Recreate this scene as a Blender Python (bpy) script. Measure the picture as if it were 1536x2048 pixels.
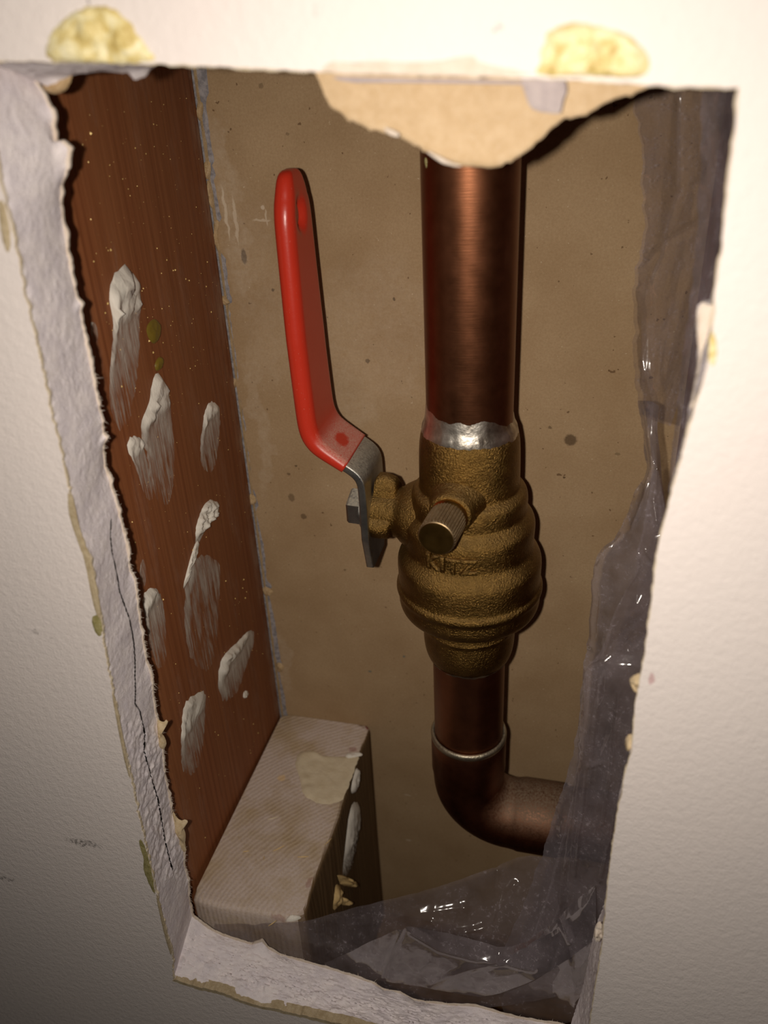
import bpy, bmesh, math, random
from mathutils import Vector, Matrix, noise as mn

random.seed(7)
S = 0.001                      # everything below is laid out in millimetres
Z0 = 420.0                     # height of the lens above the floor line
for o in list(bpy.data.objects):
    bpy.data.objects.remove(o, do_unlink=True)
scene = bpy.context.scene
C = scene.collection

# ------------------------------------------------------------------ camera
PITCH, YAW, ROLL, DIST, FPX = .521, .27, -.055, 124.6, 1690.0
FWD = Vector((-math.sin(YAW)*math.cos(PITCH), math.cos(YAW)*math.cos(PITCH), -math.sin(PITCH)))
_x = Vector((math.cos(YAW), math.sin(YAW), 0)); _u = _x.cross(FWD)
RGT = math.cos(ROLL)*_x + math.sin(ROLL)*_u
UPV = -math.sin(ROLL)*_x + math.cos(ROLL)*_u
EYE = Vector((0, -DIST, 0))
cd = bpy.data.cameras.new('camera'); cam = bpy.data.objects.new('camera', cd); C.objects.link(cam)
cd.sensor_fit = 'VERTICAL'; cd.sensor_height = 36; cd.sensor_width = 27
cd.lens = FPX/2048*36
cd.clip_start = .005; cd.clip_end = 20
cd.dof.use_dof = True; cd.dof.focus_distance = .232; cd.dof.aperture_fstop = 15.0
cam.matrix_world = Matrix(((RGT.x, UPV.x, -FWD.x, EYE.x*S), (RGT.y, UPV.y, -FWD.y, EYE.y*S),
                           (RGT.z, UPV.z, -FWD.z, (EYE.z+Z0)*S), (0, 0, 0, 1)))
scene.camera = cam

# ------------------------------------------------------------------ light: a dark room and the telephone's flash
w = bpy.data.worlds.new('world'); scene.world = w; w.use_nodes = True
w.node_tree.nodes['Background'].inputs[0].default_value = (.9, .85, .8, 1)
w.node_tree.nodes['Background'].inputs[1].default_value = .012
ld = bpy.data.lights.new('flash', 'AREA'); flash = bpy.data.objects.new('flash', ld); C.objects.link(flash)
ld.shape = 'DISK'; ld.size = .004; ld.energy = .225; ld.color = (1.0, .905, .805); ld.spread = math.radians(140)
fp = (EYE - RGT*11.5 - FWD*1.0)*S + Vector((0, 0, Z0*S))
aim = (FWD - UPV*.02 + RGT*.10).normalized()
flash.rotation_mode = 'QUATERNION'; flash.rotation_quaternion = (-aim).to_track_quat('Z', 'Y'); flash.location = fp
vs = scene.view_settings
vs.view_transform = 'Standard'; vs.look = 'None'; vs.exposure = 0.0; vs.gamma = 1.0; vs.use_curve_mapping = False

# ------------------------------------------------------------------ helpers
T = 15.3; YB = 102.6; XS = -108.5; XP, YP = -30.8, 73.9; ZB = -230.3; XR = 23.5

def ray(u, v):
    return FWD + RGT*((u-768)/FPX) - UPV*((v-1024)/FPX)
def at(u, v, ax, val):                # the point of the plane x|y|z = val that is seen at pixel (u, v), in mm
    d = ray(u, v); s = (val - EYE[ax])/d[ax]
    return EYE + d*s
def pix(p):
    d = p - EYE; z = d.dot(FWD)
    return 768 + FPX*d.dot(RGT)/z, 1024 - FPX*d.dot(UPV)/z
def lin(r, g, b):
    f = lambda c: c/12.92 if c <= .04045 else ((c+.055)/1.055)**2.4
    return (f(r/255), f(g/255), f(b/255), 1)

def empty(name, base):
    o = bpy.data.objects.new(name, None); o.location = (base[0]*S, base[1]*S, (base[2]+Z0)*S)
    o.empty_display_size = .01; C.objects.link(o); o['base'] = list(base); return o
def tag(o, label=None, cat=None, group=None, kind=None):
    if label: o['label'] = label
    if cat: o['category'] = cat
    if group: o['group'] = group
    if kind: o['kind'] = kind
    return o
def base_of(o):
    b = Vector((0, 0, -Z0)) if o is None else Vector(o.get('base', (0, 0, -Z0)))
    return b
def mk(name, vf, mat, parent=None, smooth=True, base=None, cover=None, auto=None):
    verts, faces = vf
    b = Vector(base) if base is not None else base_of(parent)
    me = bpy.data.meshes.new(name)
    me.from_pydata([((p[0]-b[0])*S, (p[1]-b[1])*S, (p[2]-b[2])*S) for p in verts], [], faces)
    bm = bmesh.new(); bm.from_mesh(me)
    if cover is None: bmesh.ops.remove_doubles(bm, verts=bm.verts, dist=1e-7)
    bmesh.ops.recalc_face_normals(bm, faces=bm.faces); bm.to_mesh(me); bm.free()
    if smooth:
        for p in me.polygons: p.use_smooth = True
        if auto:
            me.set_sharp_from_angle(angle=math.radians(auto))
    if cover is not None:
        a = me.attributes.new('cover', 'FLOAT', 'POINT')
        for i, c in enumerate(cover): a.data[i].value = c
    me.materials.append(mat)
    o = bpy.data.objects.new(name, me); C.objects.link(o)
    o['base'] = list(b)
    if parent is not None:
        pb = base_of(parent); o.parent = parent; o.location = (b-pb)*S
    else:
        o.location = (b[0]*S, b[1]*S, (b[2]+Z0)*S)
    return o

def grid(rows, close_u=False, off=0):
    n, m = len(rows), len(rows[0]); V = [p for r in rows for p in r]; F = []
    for i in range(n-1):
        for j in range(m if close_u else m-1):
            k = (j+1) % m
            F.append((off+i*m+j, off+i*m+k, off+(i+1)*m+k, off+(i+1)*m+j))
    return V, F
def join(*vfs):
    V, F = [], []
    for v, f in vfs:
        o = len(V); V += list(v); F += [tuple(i+o for i in g) for g in f]
    return V, F
def resample(pts, n, closed=False):
    P = [Vector(p) for p in pts]
    if closed: P = P + [P[0]]
    L = [0]
    for a, b in zip(P, P[1:]): L.append(L[-1]+(b-a).length)
    out = []; k = 0
    m = n if closed else n-1
    for i in range(n):
        t = L[-1]*i/m
        while k < len(P)-2 and L[k+1] < t: k += 1
        d = L[k+1]-L[k]
        out.append(P[k].lerp(P[k+1], 0 if d == 0 else (t-L[k])/d))
    return out
def smooth_line(pts, it=1, closed=False):
    P = [Vector(p) for p in pts]
    for _ in range(it):
        Q = []
        m = len(P)
        rng = range(m) if closed else range(m-1)
        if not closed: Q.append(P[0])
        for i in rng:
            a, b = P[i], P[(i+1) % m]
            Q += [a.lerp(b, .25), a.lerp(b, .75)]
        if not closed: Q.append(P[-1])
        P = Q
    return P
def fbm(p, o=4):
    return mn.fractal(Vector(p), 1.0, 2.0, o)
def lathe(prof, cx, cy, n=64, cap=True, jig=None):
    rows = []
    for i, (r, z) in enumerate(prof):
        rows.append([Vector((cx+r*math.cos(2*math.pi*k/n), cy+r*math.sin(2*math.pi*k/n), z)) for k in range(n)])
    V, F = grid(rows, True)
    if cap:
        F.append(tuple(range(n))); F.append(tuple(len(V)-n+k for k in range(n)))
    return V, F
def lathe_axis(prof, org, axis, n=32, cap=True, shape=None):
    a = Vector(axis).normalized(); up = Vector((0, 0, 1)); e1 = a.cross(up).normalized(); e2 = e1.cross(a)
    rows = []
    for r, d in prof:
        row = []
        for k in range(n):
            t = 2*math.pi*k/n; rr = r*(shape(t, d) if shape else 1)
            row.append(Vector(org)+a*d+e1*(rr*math.cos(t))+e2*(rr*math.sin(t)))
        rows.append(row)
    V, F = grid(rows, True)
    if cap:
        F.append(tuple(range(n))); F.append(tuple(len(V)-n+k for k in range(n)))
    return V, F
def tube(path, rad, n=40, cap=True):
    rows = []; P = [Vector(p) for p in path]; prev = None
    for i, p in enumerate(P):
        t = (P[min(i+1, len(P)-1)]-P[max(i-1, 0)]).normalized()
        e = Vector((0, 1, 0)) if prev is None else prev
        e = (e - t*e.dot(t)).normalized(); prev = e; f = t.cross(e)
        r = rad[i] if isinstance(rad, (list, tuple)) else rad
        rows.append([p+e*(r*math.cos(2*math.pi*k/n))+f*(r*math.sin(2*math.pi*k/n)) for k in range(n)])
    V, F = grid(rows, True)
    if cap:
        F.append(tuple(range(n))); F.append(tuple(len(V)-n+k for k in range(n)))
    return V, F
def box(x0, x1, y0, y1, z0, z1):
    V = [Vector((x, y, z)) for x in (x0, x1) for y in (y0, y1) for z in (z0, z1)]
    return V, [(0, 1, 3, 2), (4, 6, 7, 5), (0, 4, 5, 1), (2, 3, 7, 6), (0, 2, 6, 4), (1, 5, 7, 3)]

NRM = {0: Vector((1, 0, 0)), 1: Vector((0, -1, 0)), 2: Vector((0, 0, 1))}
def patch(outline, ax, val, h=.8, n=56, rings=9, rough=.3, seed=0, jag=.06, heightf=None, coverf=None, scale=.35, edge=.02, smooth=2):
    """a raised, star-shaped daub on the plane ax = val; outline in photograph pixels, heights in mm"""
    out = [at(u, v, ax, val) if not callable(val) else val(u, v) for u, v in outline]
    out = smooth_line(out, smooth, True); out = resample(out, n, True)
    c = sum(out, Vector())/n; N = NRM[ax]
    zs = [p.z for p in out]; z1, z0 = max(zs), min(zs)
    if ax == 2: zs = [p.y for p in out]; z1, z0 = max(zs), min(zs)
    V, cov = [], []
    def add(p, r):
        q = p.y if ax == 2 else p.z
        t = min(1, max(0, (z1-q)/max(z1-z0, 1e-6)))
        k = heightf(t, p, r) if heightf else 1.0
        hh = h*k*(1-r**4)**.6 if r < 1 else 0
        hh *= 1+rough*2*fbm(p*scale+Vector((seed*7.1, 0, 0)))
        V.append(p+N*(max(hh, 0)+edge))
        cov.append(coverf(t, p, r) if coverf else 1.0)
    add(c, 0)
    for i in range(1, rings+1):
        r = i/rings
        for p in out:
            d = p-c
            jj = 1+jag*fbm(p*.9+Vector((0, seed*3.3, 0)))*r
            add(c+d*r*jj, r)
    F = [(0, 1+j, 1+(j+1) % n) for j in range(n)]
    for i in range(rings-1):
        for j in range(n):
            a = 1+i*n; b = a+n; k = (j+1) % n
            F.append((a+j, a+k, b+k, b+j))
    return (V, F), cov

# ------------------------------------------------------------------ materials (node based)
def mat(name):
    m = bpy.data.materials.new(name); m.use_nodes = True
    nt = m.node_tree; nt.nodes.clear()
    return m, NT(nt)
class NT:
    def __init__(s, nt): s.t = nt
    def n(s, kind, **kw):
        nd = s.t.nodes.new(kind)
        for k, v in kw.items():
            if k in ('operation', 'blend_type', 'data_type', 'noise_dimensions', 'feature', 'attribute_name', 'wave_type', 'bands_direction', 'distance', 'noise_type', 'wave_profile', 'rings_direction'):
                setattr(nd, k, v)
            else:
                s.set(nd, k, v)
        return nd
    def set(s, nd, k, v):
        i = nd.inputs[int(k[1:])] if k[0] == 'i' and k[1:].isdigit() else nd.inputs[k.replace('_', ' ')] if k.replace('_', ' ') in nd.inputs else nd.inputs[k]
        if hasattr(v, 'is_output') or isinstance(v, bpy.types.NodeSocket): s.t.links.new(v, i)
        else: i.default_value = v
    def coord(s, sx=1, sy=1, sz=1, loc=(0, 0, 0), rot=(0, 0, 0)):      # object space in millimetres
        tc = s.n('ShaderNodeTexCoord'); mp = s.n('ShaderNodeMapping')
        s.t.links.new(tc.outputs['Object'], mp.inputs[0])
        mp.inputs['Scale'].default_value = (1000*sx, 1000*sy, 1000*sz); mp.inputs['Location'].default_value = loc
        mp.inputs['Rotation'].default_value = rot
        return mp.outputs[0]
    def noise(s, co, scale=1.0, detail=4, rough=.55, dist=0.0):
        nd = s.n('ShaderNodeTexNoise'); s.t.links.new(co, nd.inputs['Vector'])
        nd.inputs['Scale'].default_value = scale; nd.inputs['Detail'].default_value = detail
        nd.inputs['Roughness'].default_value = rough; nd.inputs['Distortion'].default_value = dist
        return nd.outputs[0]
    def ramp(s, fac, stops):
        nd = s.n('ShaderNodeValToRGB'); s.t.links.new(fac, nd.inputs[0]); cr = nd.color_ramp
        while len(cr.elements) < len(stops): cr.elements.new(.5)
        for e, (p, c) in zip(cr.elements, stops):
            e.position = p; e.color = c if len(c) == 4 else (*c, 1)
        return nd.outputs[0]
    def rng(s, fac, a, b, c=0.0, d=1.0):
        nd = s.n('ShaderNodeMapRange'); s.t.links.new(fac, nd.inputs[0])
        for i, v in zip((1, 2, 3, 4), (a, b, c, d)): nd.inputs[i].default_value = v
        return nd.outputs[0]
    def mix(s, fac, a, b, bt='MIX'):
        nd = s.n('ShaderNodeMix', data_type='RGBA', blend_type=bt)
        for i, v in ((0, fac), (6, a), (7, b)):
            if isinstance(v, bpy.types.NodeSocket): s.t.links.new(v, nd.inputs[i])
            else: nd.inputs[i].default_value = v
        return nd.outputs[2]
    def math(s, op, a, b=0.0, clamp=False):
        nd = s.n('ShaderNodeMath', operation=op); nd.use_clamp = clamp
        for i, v in ((0, a), (1, b)):
            if isinstance(v, bpy.types.NodeSocket): s.t.links.new(v, nd.inputs[i])
            else: nd.inputs[i].default_value = v
        return nd.outputs[0]
    def bump(s, h, strength=.5, dist=.0003, normal=None):
        nd = s.n('ShaderNodeBump'); s.t.links.new(h, nd.inputs['Height'])
        nd.inputs['Strength'].default_value = strength; nd.inputs['Distance'].default_value = dist
        if normal is not None: s.t.links.new(normal, nd.inputs['Normal'])
        return nd.outputs[0]
    def bsdf(s, col, rough=.7, metal=0.0, normal=None, spec=.3, out=True, **kw):
        nd = s.n('ShaderNodeBsdfPrincipled')
        for k, v in (('Base Color', col), ('Roughness', rough), ('Metallic', metal), ('Specular IOR Level', spec)):
            if isinstance(v, bpy.types.NodeSocket): s.t.links.new(v, nd.inputs[k])
            else: nd.inputs[k].default_value = v
        for k, v in kw.items(): s.set(nd, k, v)
        if normal is not None: s.t.links.new(normal, nd.inputs['Normal'])
        if out: s.out(nd.outputs[0])
        return nd.outputs[0]
    def out(s, sh):
        o = s.n('ShaderNodeOutputMaterial'); s.t.links.new(sh, o.inputs[0])
    def mixsh(s, fac, a, b):
        nd = s.n('ShaderNodeMixShader')
        if isinstance(fac, bpy.types.NodeSocket): s.t.links.new(fac, nd.inputs[0])
        else: nd.inputs[0].default_value = fac
        s.t.links.new(a, nd.inputs[1]); s.t.links.new(b, nd.inputs[2]); return nd.outputs[0]
    def spots(s, pts, warp=1.2, wscale=.5):
        """mask of stains: pts = [(centre mm, (half sizes mm), strength)] in object space"""
        tc = s.n('ShaderNodeTexCoord'); co = s.n('ShaderNodeVectorMath', operation='SCALE', i0=tc.outputs['Object'])
        co.inputs['Scale'].default_value = 1000
        nz = s.n('ShaderNodeTexNoise'); s.t.links.new(co.outputs[0], nz.inputs['Vector']); nz.inputs['Scale'].default_value = wscale
        nz.inputs['Detail'].default_value = 4
        wv = s.n('ShaderNodeVectorMath', operation='SUBTRACT', i0=nz.outputs['Color'], i1=(.5, .5, .5))
        w2 = s.n('ShaderNodeVectorMath', operation='SCALE', i0=wv.outputs[0]); w2.inputs['Scale'].default_value = warp*2
        ad = s.n('ShaderNodeVectorMath', operation='ADD', i0=co.outputs[0], i1=w2.outputs[0])
        tot = None
        for c, h, st in pts:
            d = s.n('ShaderNodeVectorMath', operation='SUBTRACT', i0=ad.outputs[0], i1=tuple(c))
            e = s.n('ShaderNodeVectorMath', operation='DIVIDE', i0=d.outputs[0], i1=tuple(h))
            l = s.n('ShaderNodeVectorMath', operation='LENGTH', i0=e.outputs[0])
            k = s.rng(l.outputs['Value'], .75, 1.1, st, 0.0)
            tot = k if tot is None else s.math('MAXIMUM', tot, k)
        return tot

def w0(p):                             # object-space mm of a world-origin object
    return (p[0], p[1], p[2]+Z0)

# painted wall: fine orange-peel roller texture, a few scuffs
M_WALL, t = mat('painted_drywall')
co = t.coord(); h1 = t.noise(co, .55, 5, .6); h2 = t.noise(co, 2.2, 3, .6)
hh = t.math('ADD', h1, t.math('MULTIPLY', h2, .35))
sc = t.spots([(w0(at(168, 1686, 1, 0)), (5.5, 4, 1.3), .75), (w0(at(8, 1756, 1, 0)), (4, 4, 1.0), .6), (w0(at(995, 53, 1, 0)), (.5, 2, .5), .8),
              (w0(at(178, 0, 1, 0)), (.35, 2, 1.6), .7), (w0(at(632, 20, 1, 0)), (.5, 2, .8), .3), (w0(at(70, 1262, 1, 0)), (1.2, 2, .7), .5),
              (w0(at(105, 1275, 1, 0)), (.7, 2, .4), .5), (w0(at(1303, 1358, 1, 0)), (.6, 2, 1.3), .0)], 1.6, .9)
sc = t.math('MULTIPLY', sc, t.rng(t.noise(co, 1.1, 4), .4, .62))
rd = t.spots([(w0(at(1303, 1358, 1, 0)), (.55, 2, 1.4), .7)], .5, .9)
col = t.mix(t.noise(co, .03, 3), lin(224, 216, 212), lin(230, 220, 214))
col = t.mix(sc, col, lin(70, 66, 62)); col = t.mix(rd, col, lin(190, 150, 150))
t.bsdf(col, .55, normal=t.bump(hh, .55, .00045), spec=.25)

# gypsum core
M_GYP, t = mat('gypsum_core')
co = t.coord(); h1 = t.noise(co, .8, 6, .65); h2 = t.noise(co, 3.5, 3, .6)
col = t.mix(t.rng(t.noise(co, .25, 4), .35, .65), lin(228, 220, 224), lin(242, 234, 234))
col = t.mix(t.math('MULTIPLY', t.rng(t.noise(co, 2.0, 3), .62, .72), .35), col, lin(165, 150, 140))
t.bsdf(col, .95, normal=t.bump(t.math('ADD', h1, t.math('MULTIPLY', h2, .5)), .6, .0005), spec=.08)

# torn paper of the plasterboard
def paper(name, c1, c2, spec=.1):
    m, t = mat(name); co = t.coord()
    col = t.mix(t.rng(t.noise(co, .5, 5, .65), .35, .65), c1, c2)
    col = t.mix(t.math('MULTIPLY', t.rng(t.noise(co, 3.5, 3), .55, .75), .35), col, lin(235, 225, 205))
    t.bsdf(col, .95, normal=t.bump(t.noise(co, 2.5, 5, .7), .5, .0004), spec=spec)
    return m
M_PAPER = paper('torn_paper_tan', lin(196, 172, 132), lin(214, 194, 160))
M_PAPERW = paper('torn_paper_pale', lin(216, 200, 182), lin(226, 214, 200))
M_PAPERE = paper('front_paper_edge', lin(196, 180, 150), lin(216, 204, 182))
M_CHIP = paper('exposed_paper_stain', lin(168, 150, 118), lin(194, 178, 148))
M_OLIVE = paper('old_glue_olive', lin(128, 120, 72), lin(168, 158, 108))
M_FLAP = paper('paper_flap_kraft', lin(198, 170, 132), lin(210, 184, 148))
M_RESID = paper('gypsum_dust_residue', lin(176, 164, 164), lin(190, 178, 176))
M_SCRAP = paper('paper_scrap', lin(168, 140, 100), lin(184, 158, 122))

# yellow adhesive, dried
M_GLUE, t = mat('dried_yellow_adhesive')
co = t.coord(); nz = t.noise(co, .33, 5, .6, .8)
col = t.ramp(nz, [(.30, lin(178, 152, 84)), (.42, lin(214, 194, 128)), (.54, lin(230, 218, 168)), (.72, lin(236, 228, 194))])
t.bsdf(col, .45, normal=t.bump(t.noise(co, .5, 5), .7, .0008), spec=.35)

# back panel: brown kraft paper with flecks, spatter and scratches
M_KRAFT, t = mat('kraft_paper_board')
co = t.coord(); n1 = t.noise(co, .05, 4); n2 = t.noise(co, 1.6, 4, .7)
col = t.mix(t.rng(n1, .3, .7), lin(158, 132, 99), lin(172, 147, 114))
col = t.mix(t.math('MULTIPLY', t.rng(n2, .35, .75), .4), col, lin(128, 100, 70))
fl = t.rng(t.noise(t.coord(.55, 1, .55, (40, 0, 0)), 1.0, 2, .5), .735, .76)
col = t.mix(t.math('MULTIPLY', fl, .7), col, lin(86, 60, 36))
fw = t.rng(t.noise(t.coord(1.4, 1, 1.4, (0, 9, 0)), 1.0, 2, .5), .74, .78)
col = t.mix(t.math('MULTIPLY', fw, .55), col, lin(214, 198, 170))
K = lambda u, v: w0(at(u, v, 1, YB))
dk = t.spots([(K(488, 513), (.9, 9, 2.2), .85), (K(1141, 880), (1.9, 9, 1.9), .75), (K(735, 722), (.7, 9, .7), .7), (K(583, 995), (1.2, 9, 1.6), .5),
              (K(607, 1033), (1.1, 9, 1.1), .6), (K(706, 998), (.9, 9, .6), .6), (K(1128, 955), (.4, 9, .4), .8), (K(788, 598), (.5, 9, .5), .8),
              (K(546, 580), (.45, 9, .45), .8), (K(1100, 855), (.6, 9, .5), .6), (K(690, 1140), (.5, 9, .5), .5), (K(1235, 908), (.8, 9, .5), .4),
              (K(592, 932), (.5, 9, .5), .7), (K(577, 948), (.6, 9, .5), .6), (K(575, 268), (.5, 9, .4), .4), (K(522, 172), (.7, 9, .7), .4)], .45, 1.5)
col = t.mix(dk, col, lin(74, 56, 38))
dust = t.spots([(K(470, 470), (5, 9, 20), .30), (K(520, 600), (9, 9, 30), .16), (K(760, 660), (18, 9, 24), .16), (K(520, 850), (3.5, 9, 30), .25), (K(690, 800), (9, 9, 10), .18),
                (K(440, 330), (4, 9, 14), .28), (K(570, 1330), (4, 9, 16), .25)], 9, .12)
col = t.mix(t.math('MULTIPLY', dust, t.rng(t.noise(co, .5, 5, .7), .25, .7)), col, lin(206, 192, 172))
scr = t.spots([(K(452, 425), (.5, 9, 7.5), .5), (K(470, 440), (.45, 9, 6.5), .42), (K(525, 440), (2.8, 9, .4), .4), (K(534, 434), (.35, 9, 2.2), .4), (K(526, 415), (.7, 9, .6), .5),
               (K(815, 1590), (1.6, 9, .3), .5), (K(818, 1680), (1.7, 9, .3), .5)], 1.4, .25)
col = t.mix(scr, col, lin(218, 204, 182))
teal = t.spots([(K(808, 1313), (.5, 9, .5), .6), (K(740, 1343), (.6, 9, .5), .6)], .4, 1.5)
col = t.mix(teal, col, lin(70, 95, 95))
t.bsdf(col, .85, normal=t.bump(n2, .25, .0002), spec=.15)

M_GREY, t = mat('grey_gypsum_strip')
co = t.coord()
col = t.mix(t.rng(t.noise(co, .6, 4), .4, .6), lin(126, 122, 124), lin(158, 152, 152))
t.bsdf(col, .95, normal=t.bump(t.noise(co, 1.2, 5), .6, .0005), spec=.05)

# wooden stud: reddish fir, grain along z
M_STUD, t = mat('red_fir_stud')
big = t.noise(t.coord(.05, .05, .004), 1, 3, .5)
gr = t.noise(t.coord(.9, .9, .012), 1.0, 5, .6, .6)
fine = t.noise(t.coord(4, 4, .05), 1.0, 3, .6)
wv = t.n('ShaderNodeTexWave', wave_type='BANDS', bands_direction='Y'); t.t.links.new(t.coord(1, 1, .02), wv.inputs['Vector'])
wv.inputs['Scale'].default_value = .11; wv.inputs['Distortion'].default_value = 4.5; wv.inputs['Detail'].default_value = 2; wv.inputs['Detail Scale'].default_value = .25
col = t.mix(t.rng(gr, .3, .7), lin(136, 84, 50), lin(160, 104, 66))
col = t.mix(t.math('MULTIPLY', t.math('MULTIPLY', t.rng(wv.outputs['Fac'], .55, .95), t.rng(big, .35, .62, .15, 1.0)), .34), col, lin(98, 54, 30))
col = t.mix(t.math('MULTIPLY', t.rng(fine, .4, .75), .25), col, lin(116, 60, 32))
col = t.mix(t.rng(big, .35, .7, 0, .35), col, lin(132, 68, 36))
dst = t.math('MULTIPLY', t.rng(t.noise(t.coord(.12, .12, .03), 1, 5, .7), .52, .75), t.rng(t.noise(t.coord(2, 2, .3), 1, 4, .7), .35, .7))
col = t.mix(t.math('MULTIPLY', dst, .22), col, lin(206, 190, 176))
# dusty streak beside the corner with the board
tc = t.n('ShaderNodeTexCoord'); sp = t.n('ShaderNodeSeparateXYZ', i0=tc.outputs['Object'])
ed = t.rng(sp.outputs['Y'], (YB-7)*S-T*S, (YB-.5)*S-T*S)
ed = t.math('MULTIPLY', ed, t.rng(t.noise(t.coord(.2, .2, .07), 1, 5, .7), .42, .66))
col = t.mix(t.math('MULTIPLY', ed, .6), col, lin(196, 176, 156))
t.bsdf(col, .62, normal=t.bump(t.math('ADD', gr, fine), .25, .00025), spec=.25)

# wooden block: pale softwood with sawn end grain and plaster dust
M_BLOCK, t = mat('dusty_softwood_block')
tcb = t.coord(1, 1, 1, rot=(0, 0, math.radians(20)))
wv = t.n('ShaderNodeTexWave', wave_type='RINGS', rings_direction='Z'); t.t.links.new(t.coord(1, 1, .15, loc=(-75, 60, 0)), wv.inputs['Vector'])
wv.inputs['Scale'].default_value = .2; wv.inputs['Distortion'].default_value = 5.0; wv.inputs['Detail'].default_value = 4; wv.inputs['Detail Scale'].default_value = .6
co = t.coord(); g2 = t.noise(co, 1.6, 4, .7)
rm = t.math('MULTIPLY', t.rng(wv.outputs['Fac'], .35, .9), t.rng(t.noise(t.coord(), .06, 4, .6), .35, .65, .15, 1.0))
rm = t.math('MULTIPLY', rm, .7)
col = t.mix(rm, lin(184, 164, 136), lin(144, 118, 86))
col = t.mix(t.math('MULTIPLY', t.rng(g2, .4, .7), .35), col, lin(206, 186, 156))
dd = t.math('MULTIPLY', t.rng(t.noise(t.coord(loc=(3, 8, 1)), .07, 5, .6), .34, .56), t.rng(t.noise(co, 1.2, 5, .7), .22, .55))
col = t.mix(t.math('MULTIPLY', dd, .75), col, lin(208, 194, 188))
BB = Vector((XS+15, 60, ZB-60))
b0 = lambda p: (p[0]-BB[0], p[1]-BB[1], p[2]-BB[2])
B = lambda u, v: b0(at(u, v, 2, ZB))
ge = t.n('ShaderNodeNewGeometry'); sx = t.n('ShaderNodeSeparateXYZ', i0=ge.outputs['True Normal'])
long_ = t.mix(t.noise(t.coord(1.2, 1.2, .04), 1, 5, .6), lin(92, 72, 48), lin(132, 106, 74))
col = t.mix(t.rng(sx.outputs['X'], .35, .75), col, long_)      # faces turned to the right get a darker long-grain colour
rs = t.spots([(B(735, 1453), (1.0, 1.8, 6), .85), (B(704, 1522), (1.0, 1.6, 3), .6), (B(683, 1550), (2.2, 2.4, 3), .45), (B(706, 1500), (1.8, 1.2, 3), .4),
              (B(618, 1765), (1, 2.0, 3), .35), (B(560, 1835), (4, .9, 3), .3)], 1.1, .7)
col = t.mix(rs, col, lin(128, 40, 40))
cr = t.spots([(B(563, 1556), (1.6, 1.4, 3), .7), (B(481, 1585), (1.3, 2.0, 3), .7), (B(560, 1840), (9, .7, 2), .5)], .8, .8)
col = t.mix(cr, col, lin(220, 188, 140))
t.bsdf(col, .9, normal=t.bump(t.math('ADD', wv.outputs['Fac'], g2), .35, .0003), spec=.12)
M_RAW, t = mat('splintered_wood')
col = t.mix(t.noise(t.coord(2, 2, .3), 1, 4), lin(196, 160, 100), lin(232, 206, 152)); t.bsdf(col, .9, spec=.1)
M_PLATE, t = mat('rough_framing_wood')
col = t.mix(t.noise(t.coord(.05, .8, .8), 1, 5), lin(96, 74, 50), lin(140, 110, 78)); t.bsdf(col, .9, spec=.1)

# wiped white caulk / filler: opaque ridges, streaky film
M_CAULK, t = mat('white_filler_smear')
at_ = t.n('ShaderNodeAttribute', attribute_name='cover')
st = t.noise(t.coord(1.6, 1.6, .06), 1.0, 4, .65); st2 = t.noise(t.coord(.5, .5, .12), 1.0, 4, .6)
f = t.math('ADD', at_.outputs['Fac'], t.math('MULTIPLY', t.math('ADD', t.math('SUBTRACT', st, .5), t.math('MULTIPLY', t.math('SUBTRACT', st2, .5), .8)), t.math('MULTIPLY', t.math('SUBTRACT', 1.0, at_.outputs['Fac']), 1.7)), True)
col = t.mix(st2, lin(214, 208, 196), lin(230, 224, 212))
sh = t.bsdf(col, .5, normal=t.bump(t.noise(t.coord(1.2, 1.2, .25), 1, 4), .35, .0004), spec=.3, out=False)
tr = t.n('ShaderNodeBsdfTransparent').outputs[0]
t.out(t.mixsh(f, tr, sh))
M_PUTTY, t = mat('cream_putty')
co = t.coord(); col = t.mix(t.noise(co, .3, 4), lin(198, 182, 150), lin(222, 210, 184))
t.bsdf(col, .6, normal=t.bump(t.noise(co, .9, 4), .4, .0004), spec=.25)
M_DRIP, t = mat('olive_resin_drip')
t.bsdf(lin(116, 98, 36), .3, spec=.5)
M_SPECK, t = mat('gold_resin_speck')
t.bsdf((1.0, .72, .26, 1), .35, .25, spec=.8)

# metals
def metal(name, c1, c2, rough, bump=.2, bscale=2.0, dust=0.0, dustcol=lin(170, 155, 130), bdist=.0002, aniso=None):
    m, t = mat(name); co = t.coord()
    n1 = t.noise(co, .25, 5, .6); n2 = t.noise(co, bscale, 4, .65)
    col = t.mix(t.rng(n1, .3, .7), c1, c2)
    r = t.rng(n1, .3, .7, rough-.02, rough+.03)
    mt = 1.0
    if dust:
        ge = t.n('ShaderNodeNewGeometry'); sx = t.n('ShaderNodeSeparateXYZ', i0=ge.outputs['Normal'])
        d = t.math('MULTIPLY', t.rng(sx.outputs['Z'], .15, .95), t.rng(t.noise(co, 1.4, 5, .75), .25, .62))
        d = t.math('MULTIPLY', d, dust)
        col = t.mix(d, col, dustcol); mt = t.math('SUBTRACT', 1.0, d); r = t.mix(d, r, (.9, .9, .9, 1))
    if aniso:
        n2 = t.noise(t.coord(*aniso), 1.0, 3, .6)
    t.bsdf(col, r, mt, normal=t.bump(n2, bump, bdist), spec=.4)
    return m
M_COPPER = metal('aged_copper', lin(122, 78, 54), lin(136, 88, 62), .40, .12, 2.0, .25, lin(120, 95, 75), aniso=(.15, .15, 3.0))
M_COPPERD = metal('dark_dusty_copper', lin(108, 68, 48), lin(130, 84, 60), .40, .2, 1.5, .85, lin(132, 118, 98))
M_BRASS = metal('cast_brass', lin(122, 94, 48), lin(150, 117, 62), .30, .9, 1.7, .3, lin(150, 132, 98), .0005)
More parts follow.
